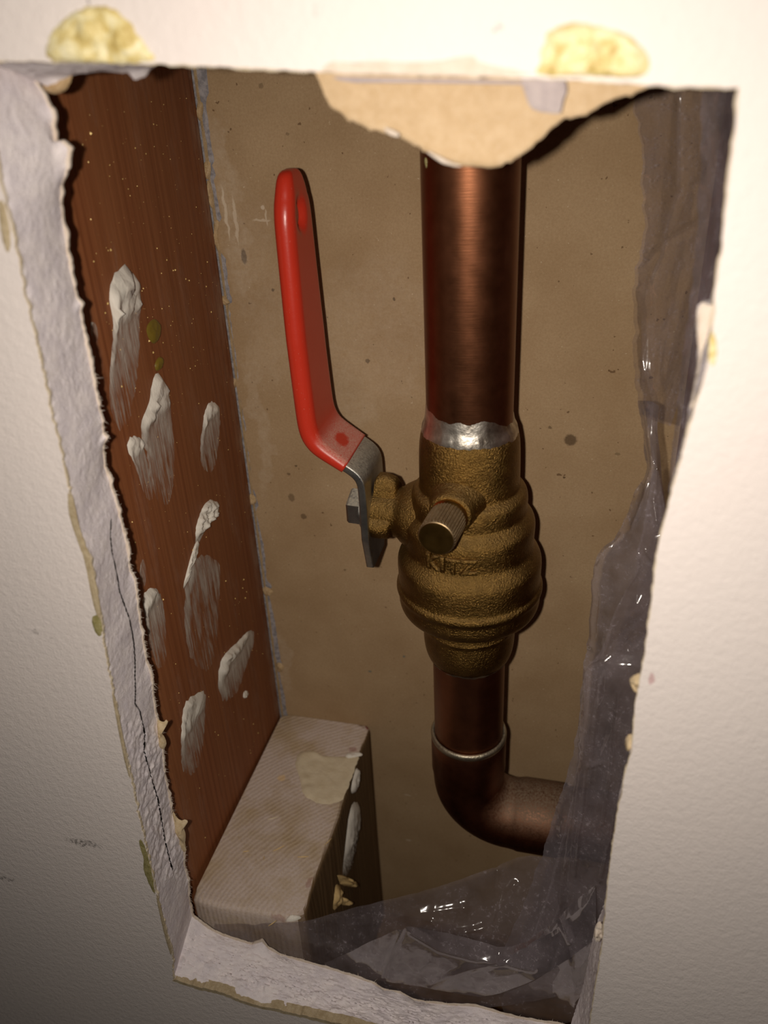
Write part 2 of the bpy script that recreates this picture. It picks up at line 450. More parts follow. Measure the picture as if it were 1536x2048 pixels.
M_BRASSM = metal('machined_brass', lin(170, 130, 62), lin(190, 150, 84), .32, .05, 2.0)
M_KNURL = metal('grimy_knurled_brass', lin(150, 128, 96), lin(170, 146, 110), .45, .1, 2.0, .4, lin(150, 140, 120))
M_SOLDER = metal('dull_solder', lin(160, 150, 136), lin(236, 230, 218), .38, .3, .5, .0, bdist=.0005)
M_SOLDERD = metal('tarnished_solder', lin(150, 144, 132), lin(196, 186, 160), .38, .5, .9, .3, bdist=.0004)
M_STEEL = metal('zinc_plated_steel', lin(150, 150, 148), lin(186, 184, 176), .36, .35, 3.0, .9, lin(170, 160, 138))

M_RED, t = mat('red_vinyl_sleeve')
co = t.coord()
ge = t.n('ShaderNodeNewGeometry'); sx = t.n('ShaderNodeSeparateXYZ', i0=ge.outputs['Normal'])
ps_ = t.n('ShaderNodeSeparateXYZ', i0=t.n('ShaderNodeTexCoord').outputs['Object'])
sl = t.math('MULTIPLY', t.rng(sx.outputs['Z'], .25, .75), t.rng(ps_.outputs['Z'], .024, .018))
hp = Vector((-66, 77, -110))
sc = t.spots([((at(683, 882, 1, 76)-hp)[:], (2.0, 3.4, 3.4), 1.0)], .9, .9)
gr = t.rng(t.noise(co, 2.4, 5, .8), .3, .6)
d1 = t.math('MULTIPLY', t.math('MULTIPLY', sl, t.math('SUBTRACT', 1.0, sc)), gr)
sp2 = t.math('MULTIPLY', t.rng(t.noise(t.coord(1, 1, .6), 2.2, 3, .6), .68, .76), .35)
d2 = t.math('MAXIMUM', t.math('MULTIPLY', d1, .68), sp2)
col = t.mix(t.noise(co, .15, 3), lin(196, 54, 34), lin(188, 48, 31))
col = t.mix(d2, col, lin(206, 178, 160))
t.bsdf(col, t.mix(d2, (.3, .3, .3, 1), (.9, .9, .9, 1)), normal=t.bump(t.noise(co, 1.2, 4), .08, .0003), spec=.45)

# clear polythene, dusty
def film_mat(name, haze, col, dusty=1.0, clear=.88):
    m, t = mat(name); co = t.coord()
    n1 = t.noise(co, .12, 5, .6); n2 = t.noise(co, .9, 5, .75)
    hz = t.rng(n1, .3, .75, haze*.6, haze*1.7)
    ds = t.math('MULTIPLY', t.rng(n2, .55, .70), t.rng(n1, .40, .60, 0, .34*dusty))
    hz = t.math('ADD', hz, ds, True)
    bmp = t.bump(t.noise(co, .10, 3, .5, .4), .25, .0010)
    df = t.n('ShaderNodeBsdfDiffuse'); df.inputs[0].default_value = col
    tl = t.n('ShaderNodeBsdfTranslucent'); tl.inputs[0].default_value = col
    dm = t.mixsh(.25, df.outputs[0], tl.outputs[0])
    tr = t.n('ShaderNodeBsdfTransparent'); tr.inputs[0].default_value = (clear, clear*.98, clear*.98, 1)
    b = t.mixsh(hz, tr.outputs[0], dm)
    gl = t.n('ShaderNodeBsdfGlossy'); gl.inputs['Roughness'].default_value = .11; t.t.links.new(bmp, gl.inputs['Normal'])
    fr = t.n('ShaderNodeFresnel'); fr.inputs[0].default_value = 1.38
    t.out(t.mixsh(t.math('MINIMUM', fr.outputs[0], .26), b, gl.outputs[0]))
    return m
M_FILM = film_mat('clear_polythene', .15, lin(176, 166, 172), 1.6)
M_FILM2 = film_mat('clear_polythene_fold', .24, lin(176, 166, 172), 1.6, .72)

# ------------------------------------------------------------------ THE SETTING
# front wall: painted plasterboard with a hand-cut, broken opening (edges traced on its front and its back face)
F_left = [(-55, 120), (-24, 230), (0, 343), (9, 381), (22, 446), (37, 512), (48, 575), (63, 635), (90, 759), (103, 819), (120, 889), (133, 955), (143, 995),
          (160, 1074), (180, 1117), (190, 1164), (200, 1221), (207, 1277), (217, 1334), (230, 1407), (247, 1491), (259, 1536), (277, 1626), (295, 1701), (310, 1771), (325, 1836), (345, 1906), (347, 1958)]
F_bot = [(347, 1958), (390, 1973), (440, 1984), (480, 2000), (520, 2012), (600, 2030), (680, 2049), (800, 2078), (1000, 2130), (1172, 2175)]
F_right = [(1172, 2175), (1178, 2060), (1190, 1980), (1203, 1900), (1210, 1836), (1219, 1736), (1233, 1636), (1253, 1536), (1264, 1500), (1272, 1400), (1291, 1300), (1304, 1200), (1315, 1100), (1340, 1000), (1366, 900), (1390, 815), (1415, 730), (1428, 640), (1430, 590), (1443, 500), (1456, 370), (1466, 300), (1478, 174)]
F_top = [(1478, 174), (1400, 173), (1283, 168), (1200, 161), (1100, 157), (960, 151), (800, 147), (640, 142), (480, 134), (320, 127), (200, 123), (90, 122), (0, 121), (-55, 120)]
B_left = [(62, 150), (79, 170), (88, 185), (114, 232), (108, 250), (110, 286), (126, 279), (141, 293), (138, 335), (122, 376), (122, 402), (129, 452), (141, 525), (155, 592), (167, 606), (163, 625), (176, 698), (183, 729), (200, 819), (207, 839), (207, 865), (217, 872), (207, 889), (210, 929), (227, 979), (238, 1024),
          (247, 1057), (258, 1107), (260, 1137), (272, 1157), (277, 1214), (287, 1277), (293, 1317), (303, 1344), (307, 1384), (313, 1434), (322, 1461), (326, 1500), (329, 1536), (345, 1626), (356, 1641), (368, 1696), (369, 1731), (378, 1756), (377, 1786), (385, 1828)]
B_bot = [(385, 1828), (420, 1856), (445, 1868), (480, 1880), (505, 1887), (525, 1878), (537, 1895), (560, 1908), (640, 1930), (700, 1948), (750, 1965), (765, 1978), (800, 1984), (830, 2000), (900, 2008), (950, 2010), (1040, 2035), (1110, 2045), (1140, 2052)]
B_right = [(1140, 2052), (1168, 1966), (1183, 1886), (1188, 1861), (1213, 1796), (1226, 1736), (1240, 1636), (1262, 1536), (1274, 1470), (1284, 1400), (1302, 1300), (1318, 1200), (1328, 1100), (1350, 1000), (1366, 905), (1376, 850), (1390, 760), (1397, 690), (1390, 640), (1396, 606), (1422, 600), (1450, 560), (1462, 370), (1480, 240), (1486, 150)]
B_top = [(1486, 150), (1400, 118), (1000, 105), (640, 100), (400, 104), (322, 126), (300, 138), (292, 152), (268, 160), (258, 146), (200, 143), (148, 143), (140, 165), (128, 182), (104, 186), (86, 168), (62, 150)]
NS = {'l': 520, 'b': 170, 'r': 260, 't': 200}
def side(fp, bp, n, ym):
    f = resample([at(u, v, 1, .35) for u, v in fp], n); b = resample([at(u, v, 1, T) for u, v in bp], n)
    return f, b
sides = [side(F_left, B_left, NS['l'], 0), side(F_bot, B_bot, NS['b'], 0), side(F_right, B_right, NS['r'], 0), side(F_top, B_top, NS['t'], 0)]
floop = [p for s in sides for p in s[0][:-1]]; bloop = [p for s in sides for p in s[1][:-1]]
# fine raggedness of the cut
NL = len(floop); CORN = (0, NS['l']-1, NS['l']+NS['b']-2, NS['l']+NS['b']+NS['r']-3)
cen = sum(floop, Vector())/NL
def inward(i, L):
    a, b = L[(i-2) % NL], L[(i+2) % NL]; t_ = (b-a).normalized()
    nrm = Vector((-t_.z, 0, t_.x))
    return nrm if nrm.dot(cen-L[i]) > 0 else -nrm
def avg(L, k=10):
    out = []
    for i in range(NL):
        m = min(k, min(min(abs(i-c_), NL-abs(i-c_)) for c_ in CORN))
        out.append(sum((L[(i+j) % NL] for j in range(-m, m+1)), Vector())/(2*m+1))
    return out
fsm = avg(floop); bsm = avg(bloop, 14)
i_r_ = NS['l']+NS['b']
fin = avg([inward(i, fsm) for i in range(NL)], 6); fin = [v.normalized() for v in fin]
floop = [p + fin[i]*(.35*fbm(p*.5)+.2*fbm(p*1.7))*(1 if i < i_r_ else .4) for i, p in enumerate(floop)]
bloop = [p + fin[i]*(.25*fbm(p*.8+Vector((0, 5, 0)))) for i, p in enumerate(bloop)]
fill_bm = bmesh.new()
def face_with_hole(loop, y, ext):
    bm = bmesh.new()
    lv = [bm.verts.new((p.x, y, p.z)) for p in loop]
    x0, x1, z0, z1 = ext
    ov = [bm.verts.new((x, y, z)) for x, z in ((x0, z0), (x1, z0), (x1, z1), (x0, z1))]
    es = [bm.edges.new((a, b)) for L in (lv, ov) for a, b in zip(L, L[1:]+L[:1])]
    bmesh.ops.triangle_fill(bm, edges=es, use_beauty=True)
    bm.verts.index_update(); V = [v.co.copy() for v in bm.verts]; Fc = [tuple(v.index for v in f.verts) for f in bm.faces]
    bm.free(); return V, Fc
EXT = (-600, 500, -Z0, 480)
vf = face_with_hole(floop, 0, EXT)
skin_edge = grid([[Vector((p.x, 0, p.z)) for p in floop], [Vector((p.x, .4, p.z)) for p in floop]], True)
wall = mk('wall_front', join(vf, skin_edge), M_WALL, None, smooth=False, base=(0, 0, -Z0))
tag(wall, 'white painted plasterboard wall with a rough rectangular opening cut in it', None, None, 'structure')
# back face of the board
vfb = face_with_hole(bloop, T, EXT)
mk('back_paper', vfb, M_PAPERW, wall, smooth=False)
# broken gypsum edge all round the opening
crack = [Vector(p+(0,)) for p in [(222, 1040), (221, 1075), (224, 1105), (231, 1135), (236, 1160), (240, 1185), (249, 1210), (258, 1235), (264, 1262), (268, 1290), (270, 1320), (270, 1350), (271, 1380), (270, 1408), (279, 1420), (284, 1440), (290, 1470), (288, 1500), (300, 1545), (316, 1600), (332, 1690), (345, 1740)]]
def seg_d(p, a, b):
    ab = b-a; t_ = max(0, min(1, (p-a).dot(ab)/ab.length_squared)); return (p-a-ab*t_).length
MR = 56
rows = []
for k in range(MR+1):
    s_ = k/MR; row = []
    for i in range(NL):
        p = fsm[i].lerp(bsm[i], s_) + (floop[i]-fsm[i])*max(0, 1-s_/.10) + (bloop[i]-bsm[i])*max(0, (s_-.8)/.2)**1.3; n_ = fin[i]
        bell = math.sin(math.pi*s_)**.5
        left = i < NS['l']; bot = NS['l'] <= i < NS['l']+NS['b']
        a = .28 if left else .8
        dsp = bell*a*(.9*fbm(p*.07)+.3*fbm(p*.5)+.22*fbm(p*1.6))
        if bot: dsp += bell*(.35*fbm(p*1.5+Vector((0, 3, 0)))+.25*fbm(p*3.1))
        if bot: dsp += bell*.55*max(0, fbm(p*.8+Vector((0, 0, 9))))+.3*bell+(1.3*max(0, fbm(p*.42+Vector((2, 0, 3))))*bell if s_ < .45 else 0)
        if left and .1 < s_ < .99:
            u, v = pix(p)
            if 1030 < v < 1760:
                if v > 1440: dsp += .45*fbm(p*.5+Vector((3, 0, 0)))*bell
        row.append(p + n_*dsp)
    rows.append(row)
V, Fc = grid(rows, True)
keep = []
for f_ in Fc:                          # the fissure in the left jamb is a real gap
    c = sum((V[k] for k in f_), Vector())/4; u, v = pix(c)
    if 1035 < v < 1745 and u < 360 and c.y > 1.5:
        q = Vector((u, v, 0)); dm = min(seg_d(q, a_, b_) for a_, b_ in zip(crack, crack[1:]))
        if dm < (1.25 if v < 1430 else .9 + 1.5*max(0, fbm(c*.6))): continue
    keep.append(f_)
mk('gypsum_core', (V, keep), M_GYP, wall, auto=40)
# ragged paper left standing along the front and the back arris
def ragged(loop, y0, y1, lo, hi, freq, seed, rng_=None, thick=.25):
    A, Bv, ok = [], [], []
    for i, p in enumerate(loop):
        k = max(0, fbm(p*freq+Vector((seed, 0, 0)))*1.3+.35)
        d = lo+(hi-lo)*k + .10*random.random()*hi
        A.append([Vector((p.x, y0, p.z))-fin[i]*.5, Vector((p.x, y0, p.z))+fin[i]*d, Vector((p.x, y1, p.z))+fin[i]*(d*.9), Vector((p.x, y1, p.z))-fin[i]*.5])
    idx = range(NL) if rng_ is None else rng_
    rws = [[A[i % NL][j] for i in idx] for j in range(4)]
    return grid(rws, rng_ is None)
i_b0, i_r0, i_t0 = NS['l']-1, NS['l']+NS['b']-2, NS['l']+NS['b']+NS['r']-3
mk('front_paper_edge', ragged(floop, .12, .75, .08, .32, .35, 3), M_PAPERE, wall, smooth=False)
mk('paper_edge_strip', ragged(floop, -.05, 2.6, .7, 1.1, .12, 11, range(i_b0, i_r0)), M_CHIP, wall, smooth=False)
mk('back_paper_edge', ragged(bloop, T-.55, T+.05, .2, .6, .35, 5, range(0, i_r0)), M_PAPERW, wall, smooth=False)
# paper fibres on the back arris, left side and sill: far too many to count
fv, ff = [], []
for i in range(120, i_r0):
    for _ in range(2):
        if random.random() < .55: continue
        p = bloop[i]+Vector((random.uniform(-.1, .1), -random.uniform(0, .6), random.uniform(-.4, .4))); n_ = fin[i]
        L_ = random.uniform(.4, 1.5)*(1.6 if random.random() < .08 else 1)
        d = (n_+Vector((random.uniform(-.5, .5), random.uniform(-.6, .3), random.uniform(-.6, .6)))).normalized()
        e = d.cross(Vector((0, 1, 0))).normalized()*.07; b_ = len(fv)
        fv += [p-e, p+e, p+d*L_+Vector((0, .05, 0)), p+Vector((0, .12, 0))]; ff += [(b_, b_+1, b_+2), (b_, b_+2, b_+3), (b_+1, b_+3, b_+2)]
mk('paper_fibre', (fv, ff), M_PAPERW, wall, smooth=False)['kind'] = 'stuff'
# torn tufts standing off the back arris
for pts, sd in (([(313, 1434), (325, 1446), (337, 1436), (334, 1452), (322, 1464), (331, 1476), (334, 1490), (326, 1504), (318, 1480)], 1),
                ([(344, 1618), (356, 1640), (381, 1640), (366, 1652), (372, 1668), (370, 1690), (374, 1702), (364, 1705), (350, 1660)], 2),
                ([(80, 165), (92, 148), (146, 146), (141, 168), (126, 186), (104, 188), (94, 182)], 3)):
    (V, Fc), _ = patch(pts, 1, T-.6, .8, 40, 5, .5, sd, .1, smooth=1)
    mk('torn_tuft', (V, Fc), M_PAPER if sd < 3 else M_SCRAP, wall)
# loose broken lump of gypsum on the right jamb
for pts, m_, sd, yy in (([(1397, 606), (1425, 604), (1432, 640), (1420, 720), (1398, 800), (1375, 862), (1372, 850), (1386, 780), (1399, 700), (1390, 650)], M_PAPERW, 4, 10.0),
                    ([(1262, 1352), (1284, 1345), (1280, 1392), (1268, 1380), (1258, 1366)], M_PAPER, 5, 3.0), ([(1251, 1470), (1272, 1466), (1266, 1500), (1250, 1494)], M_PAPER, 6, 3.0),
                    ([(1190, 1850), (1204, 1838), (1206, 1880), (1186, 1880)], M_PAPERW, 7, 5.0)):
    (V, Fc), _ = patch(pts, 1, yy, 1.6, 40, 6, .5, sd, .08, smooth=1)
    mk('broken_fragment', (V, Fc), m_, wall)
# brown kraft flap: the torn back paper hanging behind the top of the opening
flap = [(600, 96), (632, 150), (648, 190), (660, 212), (700, 240), (745, 258), (790, 268), (850, 300), (890, 322), (930, 330), (985, 333), (1010, 328), (1050, 304), (1075, 285), (1105, 255), (1130, 236), (1170, 232), (1195, 215), (1225, 198), (1270, 186), (1300, 172), (1320, 96)]
fl = resample([at(u, v, 1, T-1.5) for u, v in flap], 90)
topz = fl[0].z
rws = []
for k in range(15):
    s_ = k/14; row = []
    for p in fl:
        x, z = p.x, topz + (p.z-topz)*s_
        yb_ = T-1.2 - 2.2*s_**2*max(0, (topz-p.z)/30) + .5*fbm(Vector((x*.12, z*.12, 2)))
        row.append(Vector((x+.12*fbm(Vector((x, z, 0))), yb_, z + (.5*fbm(Vector((x*1.1, 4, 0))) if k == 14 else 0))))
    rws.append(row)
rb = [[q+Vector((0, .45, 0)) for q in r] for r in rws]
V1, F1 = grid(rws); V2, F2 = grid(rb); V3, F3 = grid([rws[-1], rb[-1]])
flo = mk('paper_flap', join((V1, F1), (V2, F2), (V3, F3)), M_FLAP, wall); flo['label'] = 'torn brown paper flap hanging from the top edge'
(V, Fc), _ = patch([(1034, 150), (1132, 150), (1134, 185), (1124, 205), (1122, 228), (1092, 226), (1060, 218), (1052, 190)], 1, T-4.2, .35, 40, 5, .2, 9, .05)
mk('gypsum_residue', (V, Fc), M_RESID, flo)
(V, Fc), _ = patch([(640, 152), (760, 156), (900, 158), (1090, 163), (1090, 170), (960, 168), (800, 166), (690, 166)], 1, T-3.4, .2, 60, 4, .2, 10, .1)
mk('gypsum_residue', (V, Fc), M_RESID, flo)
for pts in ([(848, 300), (870, 308), (905, 326), (930, 332), (912, 334), (880, 326)], [(768, 252), (800, 266), (796, 276), (772, 268)]):
    (V, Fc), _ = patch(pts, 1, T-5.0, .3, 30, 4, .2, 12, .1); mk('torn_fibre_edge', (V, Fc), M_PAPERW, flo)
# paint torn off the face of the wall: bare paper
for k, (pts, m_) in enumerate([([(640, 148), (650, 118), (700, 128), (760, 118), (800, 126), (880, 122), (945, 108), (965, 130), (1040, 140), (1075, 152), (960, 154), (800, 150)], M_PAPERW),
                    ([(132, 985), (142, 980), (150, 1010), (158, 1050), (168, 1085), (182, 1118), (192, 1165), (201, 1215), (202, 1250), (196, 1240), (184, 1200), (176, 1150), (164, 1100), (150, 1070), (138, 1030)], M_CHIP),
                    ([(180, 1235), (200, 1228), (206, 1270), (194, 1274)], M_OLIVE),
                    ([(276, 1682), (284, 1678), (294, 1705), (304, 1745), (312, 1795), (304, 1780), (294, 1758), (286, 1738), (288, 1715)], M_OLIVE),
                    ([(310, 1785), (318, 1795), (332, 1860), (345, 1905), (341, 1912), (326, 1860)], M_CHIP),
                    ([(222, 1380), (232, 1405), (246, 1470), (256, 1530), (262, 1556), (256, 1552), (242, 1490)], M_CHIP),
                    ([(-6, 400), (6, 395), (20, 450), (22, 500), (14, 510), (2, 470)], M_CHIP),
                    ([(1420, 660), (1432, 670), (1434, 720), (1424, 735), (1416, 720)], M_GLUE)]):
    (V, Fc), _ = patch(pts, 1, -.02, .18, 60, 4, .3, 20+k, .12, smooth=1)
    mk('bare_paper_patch', (V, Fc), m_, wall)
# two blobs of dried adhesive above the opening
for k, pts in enumerate([[(90, 124), (92, 95), (103, 65), (130, 35), (168, 14), (210, 10), (245, 28), (272, 62), (295, 95), (318, 126), (200, 126)],
                         [(1062, 152), (1082, 128), (1082, 95), (1095, 65), (1125, 47), (1165, 44), (1200, 54), (1245, 62), (1280, 88), (1297, 120), (1298, 158), (1180, 154)]]):
    (V, Fc), _ = patch(pts, 1, -.02, .9, 80, 12, .35, 30+k, .06, scale=.3)
    b = mk('adhesive_blob', (V, Fc), M_GLUE, wall); b['label'] = 'dried yellow adhesive blob'

# back panel of the cavity: kraft-faced board, its left arris torn
edge_px = [(398, 100), (410, 145), (414, 190), (407, 200), (412, 235), (420, 300), (424, 325), (420, 332), (428, 345), (424, 365), (436, 420), (440, 440), (430, 448), (434, 500), (446, 515), (452, 545), (450, 560), (458, 590), (462, 604), (454, 608), (458, 640), (464, 680), (472, 740), (474, 760), (468, 770), (478, 800), (484, 830), (490, 860), (484, 868), (494, 905), (498, 940), (496, 960), (508, 990), (514, 1010), (508, 1020), (522, 1080), (528, 1120), (530, 1160), (542, 1172), (534, 1186), (540, 1210), (548, 1250), (556, 1300), (560, 1325), (556, 1345), (566, 1390), (574, 1440), (600, 1600)]
el = resample([at(u, v, 1, YB) for u, v in edge_px], 200)
el = [p+Vector((.55+.35*fbm(p*.8), 0, 0)) for p in el]
rws = [[Vector((p.x, YB, p.z)) for p in el], [Vector((60, YB, p.z)) for p in el]]
top_ = [Vector((el[0].x, YB, 460)), Vector((60, YB, 460))]; bot_ = [Vector((el[-1].x, YB, -380)), Vector((60, YB, -380))]
V, Fc = grid([[top_[0]]+rws[0]+[bot_[0]], [top_[1]]+rws[1]+[bot_[1]]])
lipV = [[Vector((p.x, YB, p.z)) for p in el], [Vector((p.x+.1, YB+.7, p.z)) for p in el]]
wb = mk('wall_back', join((V, Fc), grid(lipV), box(XS-40, 60, YB+.8, YB+12, -380, 460)), M_KRAFT, None, smooth=False, base=(0, 0, -Z0))
tag(wb, 'brown kraft paper faced board at the back of the cavity', None, None, 'structure')
LEAN_ = .0065
rr = []
for i, p in enumerate(el):
    xs_ = XS+LEAN_*(p.z+130)
    rr.append([Vector((xs_-1, YB+.75, p.z)), Vector((xs_+.6, YB+.55+.2*fbm(p*.7), p.z)), Vector(((xs_+p.x)/2+.5, YB+.5+.3*fbm(p*.6), p.z)), Vector((p.x+.3, YB+.6, p.z))])
go = mk('gypsum_strip', grid(rr), M_GREY, wb); go['label'] = 'bare grey gypsum where the paper is torn'
# thin line of paper left against the stud, and scraps
rr = [[Vector((XS+q_+.15, YB+.2, p.z)), Vector((XS+q_+.65+.3*fbm(p*.3), YB-.05, p.z)), Vector((XS+q_+.85+.3*fbm(p*.3), YB+.5, p.z))] for p, q_ in ((p, LEAN_*(p.z+130)) for p in el)]
mk('paper_strip', grid(rr), M_SCRAP, wb, smooth=False)
for k, pts in enumerate([[(392, 205), (405, 200), (408, 218), (402, 245), (396, 240)], [(406, 325), (420, 320), (423, 345), (415, 362), (408, 350)], [(427, 440), (440, 438), (436, 470), (444, 500), (434, 505), (428, 480)],
                         [(442, 588), (463, 604), (452, 612), (444, 608)], [(464, 752), (475, 762), (472, 775), (465, 782)], [(497, 985), (511, 992), (514, 1006), (502, 1012)], [(524, 1170), (549, 1180), (546, 1190), (527, 1192)],
                         [(552, 1322), (570, 1330), (568, 1342), (555, 1345)], [(412, 362), (420, 360), (424, 400), (428, 418), (420, 415)], [(470, 838), (480, 850), (486, 880), (478, 885)]]):
    (V, Fc), _ = patch(pts, 1, YB+.3, .9, 24, 4, .5, 40+k, .1, smooth=1)
    mk('paper_scrap', (V, Fc), M_SCRAP, wb)

M_FLOOR, t = mat('dark_room_floor')
t.bsdf(t.mix(t.noise(t.coord(), .05, 4), lin(70, 64, 58), lin(92, 84, 76)), .9, spec=.1)
fl_o = mk('floor', box(-900, 800, -1400, -.5, -Z0-20, -Z0), M_FLOOR, None, smooth=False, base=(0, 0, -Z0))
tag(fl_o, 'dark floor of the room in front of the wall', None, None, 'structure')

# ------------------------------------------------------------------ framing timber
def stud(name, x0, x1, lab, skew=0.0, lean=0.0):
    # a planed stud with eased arrises; skew = how far its front edge stands off at the drywall
    sec = []
    r = 2.2
    for cx, cy, a0 in ((x1-r, T+.3+r, -90), (x1-r, YB-.05-r*.4, 0), (x0+r, YB-.05-r*.4, 90), (x0+r, T+.3+r, 180)):
        for k in range(5):
            a = math.radians(a0+22.5*k); ry = r if cy < 50 else r*.4
            sec.append((cx+r*math.cos(a), cy+ry*math.sin(a)))
    base = Vector(((x0+x1)/2, T, -Z0))
    rws = []
    for z in [-380, -300, -200, -100, 0, 100, 460]:
        rws.append([Vector((x+skew*(YB-y)/(YB-T)+lean*(z+130), y, z)) for x, y in sec])
    V, Fc = grid(rws, True); n = len(sec); Fc += [tuple(range(n)), tuple(len(V)-n+k for k in range(n))]
    o = mk(name, (V, Fc), M_STUD, None, base=base, auto=40)
    tag(o, lab, 'stud'); return o
SK = -1.0; LEAN = .0065
stud_l = stud('wooden_stud', XS-38, XS, 'reddish fir wall stud on the left smeared with white filler', SK, LEAN)
stud_r = stud('wooden_stud', XR, XR+38, 'dark wall stud on the right behind the plastic film')
def on_stud(u, v):
    d = ray(u, v)                      # stud face: x = XS + SK*(YB-y)/(YB-T)
    k = SK/(YB-T)
    s = (XS + LEAN*130 + k*(YB-EYE.y))/(d.x + k*d.y - LEAN*d.z)
    return EYE + d*s
def smear(pts, h, head, tail, sd, op=.52, rough=.6, ridge=.6):
    us = [p[0] for p in pts]
    def hf(t, p, r):
        u, v = pix(p)
        k = max(.05, 1-(t-head)/.15) if t > head else 1.0
        rim = ridge*max(0, (r-.55)/.45)*(1 if u < (min(us)+max(us))/2 else .2)*max(0, 1-t*1.5)
        return max(.04, k*.55 + rim*1.6)
    def cf(t, p, r):
        if t < head: return 1.0
        k = (t-head)/(1-head); u, v = pix(p); lf = (u-min(us))/(max(us)-min(us))
        c = op*(1-k)**.9+tail*.5
        if head > 0 and k < .12: c = 1-(1-c)*k/.12
        if lf < .28 and r > .7: c += .35*(1-k)
        if r > .92: c *= .6
        return min(1, max(0, c))
    (V, Fc), cov = patch(pts, 0, on_stud, h, 56, 10, rough, sd, .08, hf, cf, .5)
    return mk('filler_smear', (V, Fc), M_CAULK, stud_l, cover=cov)
smear([(242, 532), (262, 545), (278, 555), (283, 580), (280, 620), (279, 680), (276, 740), (268, 800), (258, 850), (240, 862), (222, 830), (217, 760), (224, 700), (228, 640), (217, 600), (218, 575), (227, 550)], 2.4, .24, .03, 1)
smear([(312, 746), (324, 752), (334, 770), (340, 810), (346, 860), (350, 910), (348, 960), (340, 1005), (315, 1010), (300, 960), (292, 900), (281, 880), (283, 840), (298, 810), (302, 770)], 2.0, .22, .0, 2)
smear([(262, 872), (276, 872), (284, 885), (292, 910), (302, 960), (308, 1000), (292, 1000), (276, 950), (264, 915), (255, 905), (254, 885)], 1.2, .2, .0, 3)
smear([(420, 802), (436, 808), (441, 828), (438, 880), (432, 930), (420, 950), (404, 935), (399, 890), (406, 850), (409, 820)], 1.6, .15, .03, 4)
smear([(415, 1000), (430, 1000), (439, 1010), (435, 1035), (418, 1045), (408, 1065), (396, 1090), (390, 1085), (392, 1050), (402, 1020)], 2.0, .7, .6, 5)
smear([(392, 1080), (400, 1085), (394, 1105), (384, 1130), (374, 1155), (368, 1180), (366, 1172), (374, 1140), (382, 1110)], 1.0, .9, .7, 6)
smear([(392, 1112), (420, 1112), (436, 1122), (441, 1140), (440, 1190), (435, 1260), (428, 1330), (398, 1345), (372, 1290), (366, 1200), (378, 1140)], .5, .0, .0, 7, .34)
smear([(300, 1174), (312, 1176), (324, 1195), (330, 1230), (333, 1290), (333, 1330), (315, 1340), (300, 1300), (290, 1235), (284, 1205), (288, 1185)], 1.4, .14, .05, 8)
smear([(498, 1258), (509, 1264), (508, 1290), (500, 1310), (490, 1340), (480, 1375), (462, 1398), (446, 1404), (437, 1380), (436, 1340), (446, 1312), (462, 1295), (480, 1280)], 1.8, .25, .25, 9)
smear([(488, 1382), (495, 1380), (497, 1390), (490, 1398), (485, 1394)], .7, .9, .9, 10)
smear([(398, 1384), (411, 1382), (412, 1420), (408, 1470), (402, 1520), (385, 1556), (362, 1540), (362, 1480), (364, 1430), (370, 1402)], 1.2, .3, .03, 11)
smear([(182, 640), (194, 650), (197, 670), (194, 690), (186, 684), (180, 662)], .3, .0, .0, 12, .3)
smear([(284, 1112), (292, 1130), (292, 1165), (286, 1180), (278, 1150)], .3, .0, .0, 13, .3)
for k, pts in enumerate([[(306, 636), (318, 642), (322, 660), (316, 682), (306, 690), (294, 672), (292, 652)], [(318, 712), (326, 716), (324, 735), (312, 745), (308, 728)]]):
    (V, Fc), _ = patch(pts, 0, on_stud, .8, 32, 6, .2, 60+k, .03); mk('resin_drip', (V, Fc), M_DRIP, stud_l)
# glittering resin specks on the stud (too many to count)
sv, sf = [], []
sites = [(181, 267, 4.5), (221, 500, 4), (215, 607, 4), (210, 626, 3), (350, 540, 4), (346, 541, 3), (371, 558, 3), (378, 561, 3), (414, 524, 3), (412, 573, 3), (422, 624, 3.5), (298, 682, 4), (306, 705, 4), (243, 773, 4), (187, 523, 3), (270, 296, 2.5), (219, 330, 2), (245, 358, 2), (256, 378, 2), (338, 433, 2), (383, 468, 2), (333, 520, 3), (386, 638, 2), (341, 651, 2), (390, 732, 2.5), (380, 737, 2.5), (397, 807, 2.5), (451, 1162, 4), (487, 1159, 4), (485, 1176, 3), (490, 1196, 4), (470, 1197, 3), (270, 1085, 3), (264, 1044, 3), (385, 1100, 3), (326, 1199, 4), (410, 1675, 3), (436, 1470, 3), (516, 1466, 3), (487, 1438, 2.5), (500, 1500, 2)]
for _ in range(330):
    v = random.uniform(190, 1600); uL = 140+(v-300)*.165; uR = 400+(v-140)*.135
    sites.append((random.uniform(uL+15, uR-8), v, random.choice((.8, 1.0, 1.2, 1.5, 2.4))*random.uniform(.7, 1.1)))
for u, v, d in sites:
    p = on_stud(u, v); r = d*.5*.17
    b_ = len(sv); q = [Vector((r*.9, 0, 0)), Vector((0, r, 0)), Vector((0, 0, r)), Vector((0, -r, 0)), Vector((0, 0, -r))]
    rot = Matrix.Rotation(random.uniform(0, 3), 3, 'X')
    sv += [p+rot@x+Vector((.05, 0, 0)) for x in q]; sf += [(b_, b_+1, b_+2), (b_, b_+2, b_+3), (b_, b_+3, b_+4), (b_, b_+4, b_+1)]
mk('resin_speck', (sv, sf), M_SPECK, stud_l, smooth=False)['kind'] = 'stuff'

# bottom plate between the studs
pl = mk('bottom_plate', box(XS+.2, XR-.2, T+.4, YB-.2, -380, -342), M_PLATE, None, smooth=False, base=(-42, 60, -380))
tag(pl, 'rough timber plate at the bottom of the cavity between the studs', 'timber')

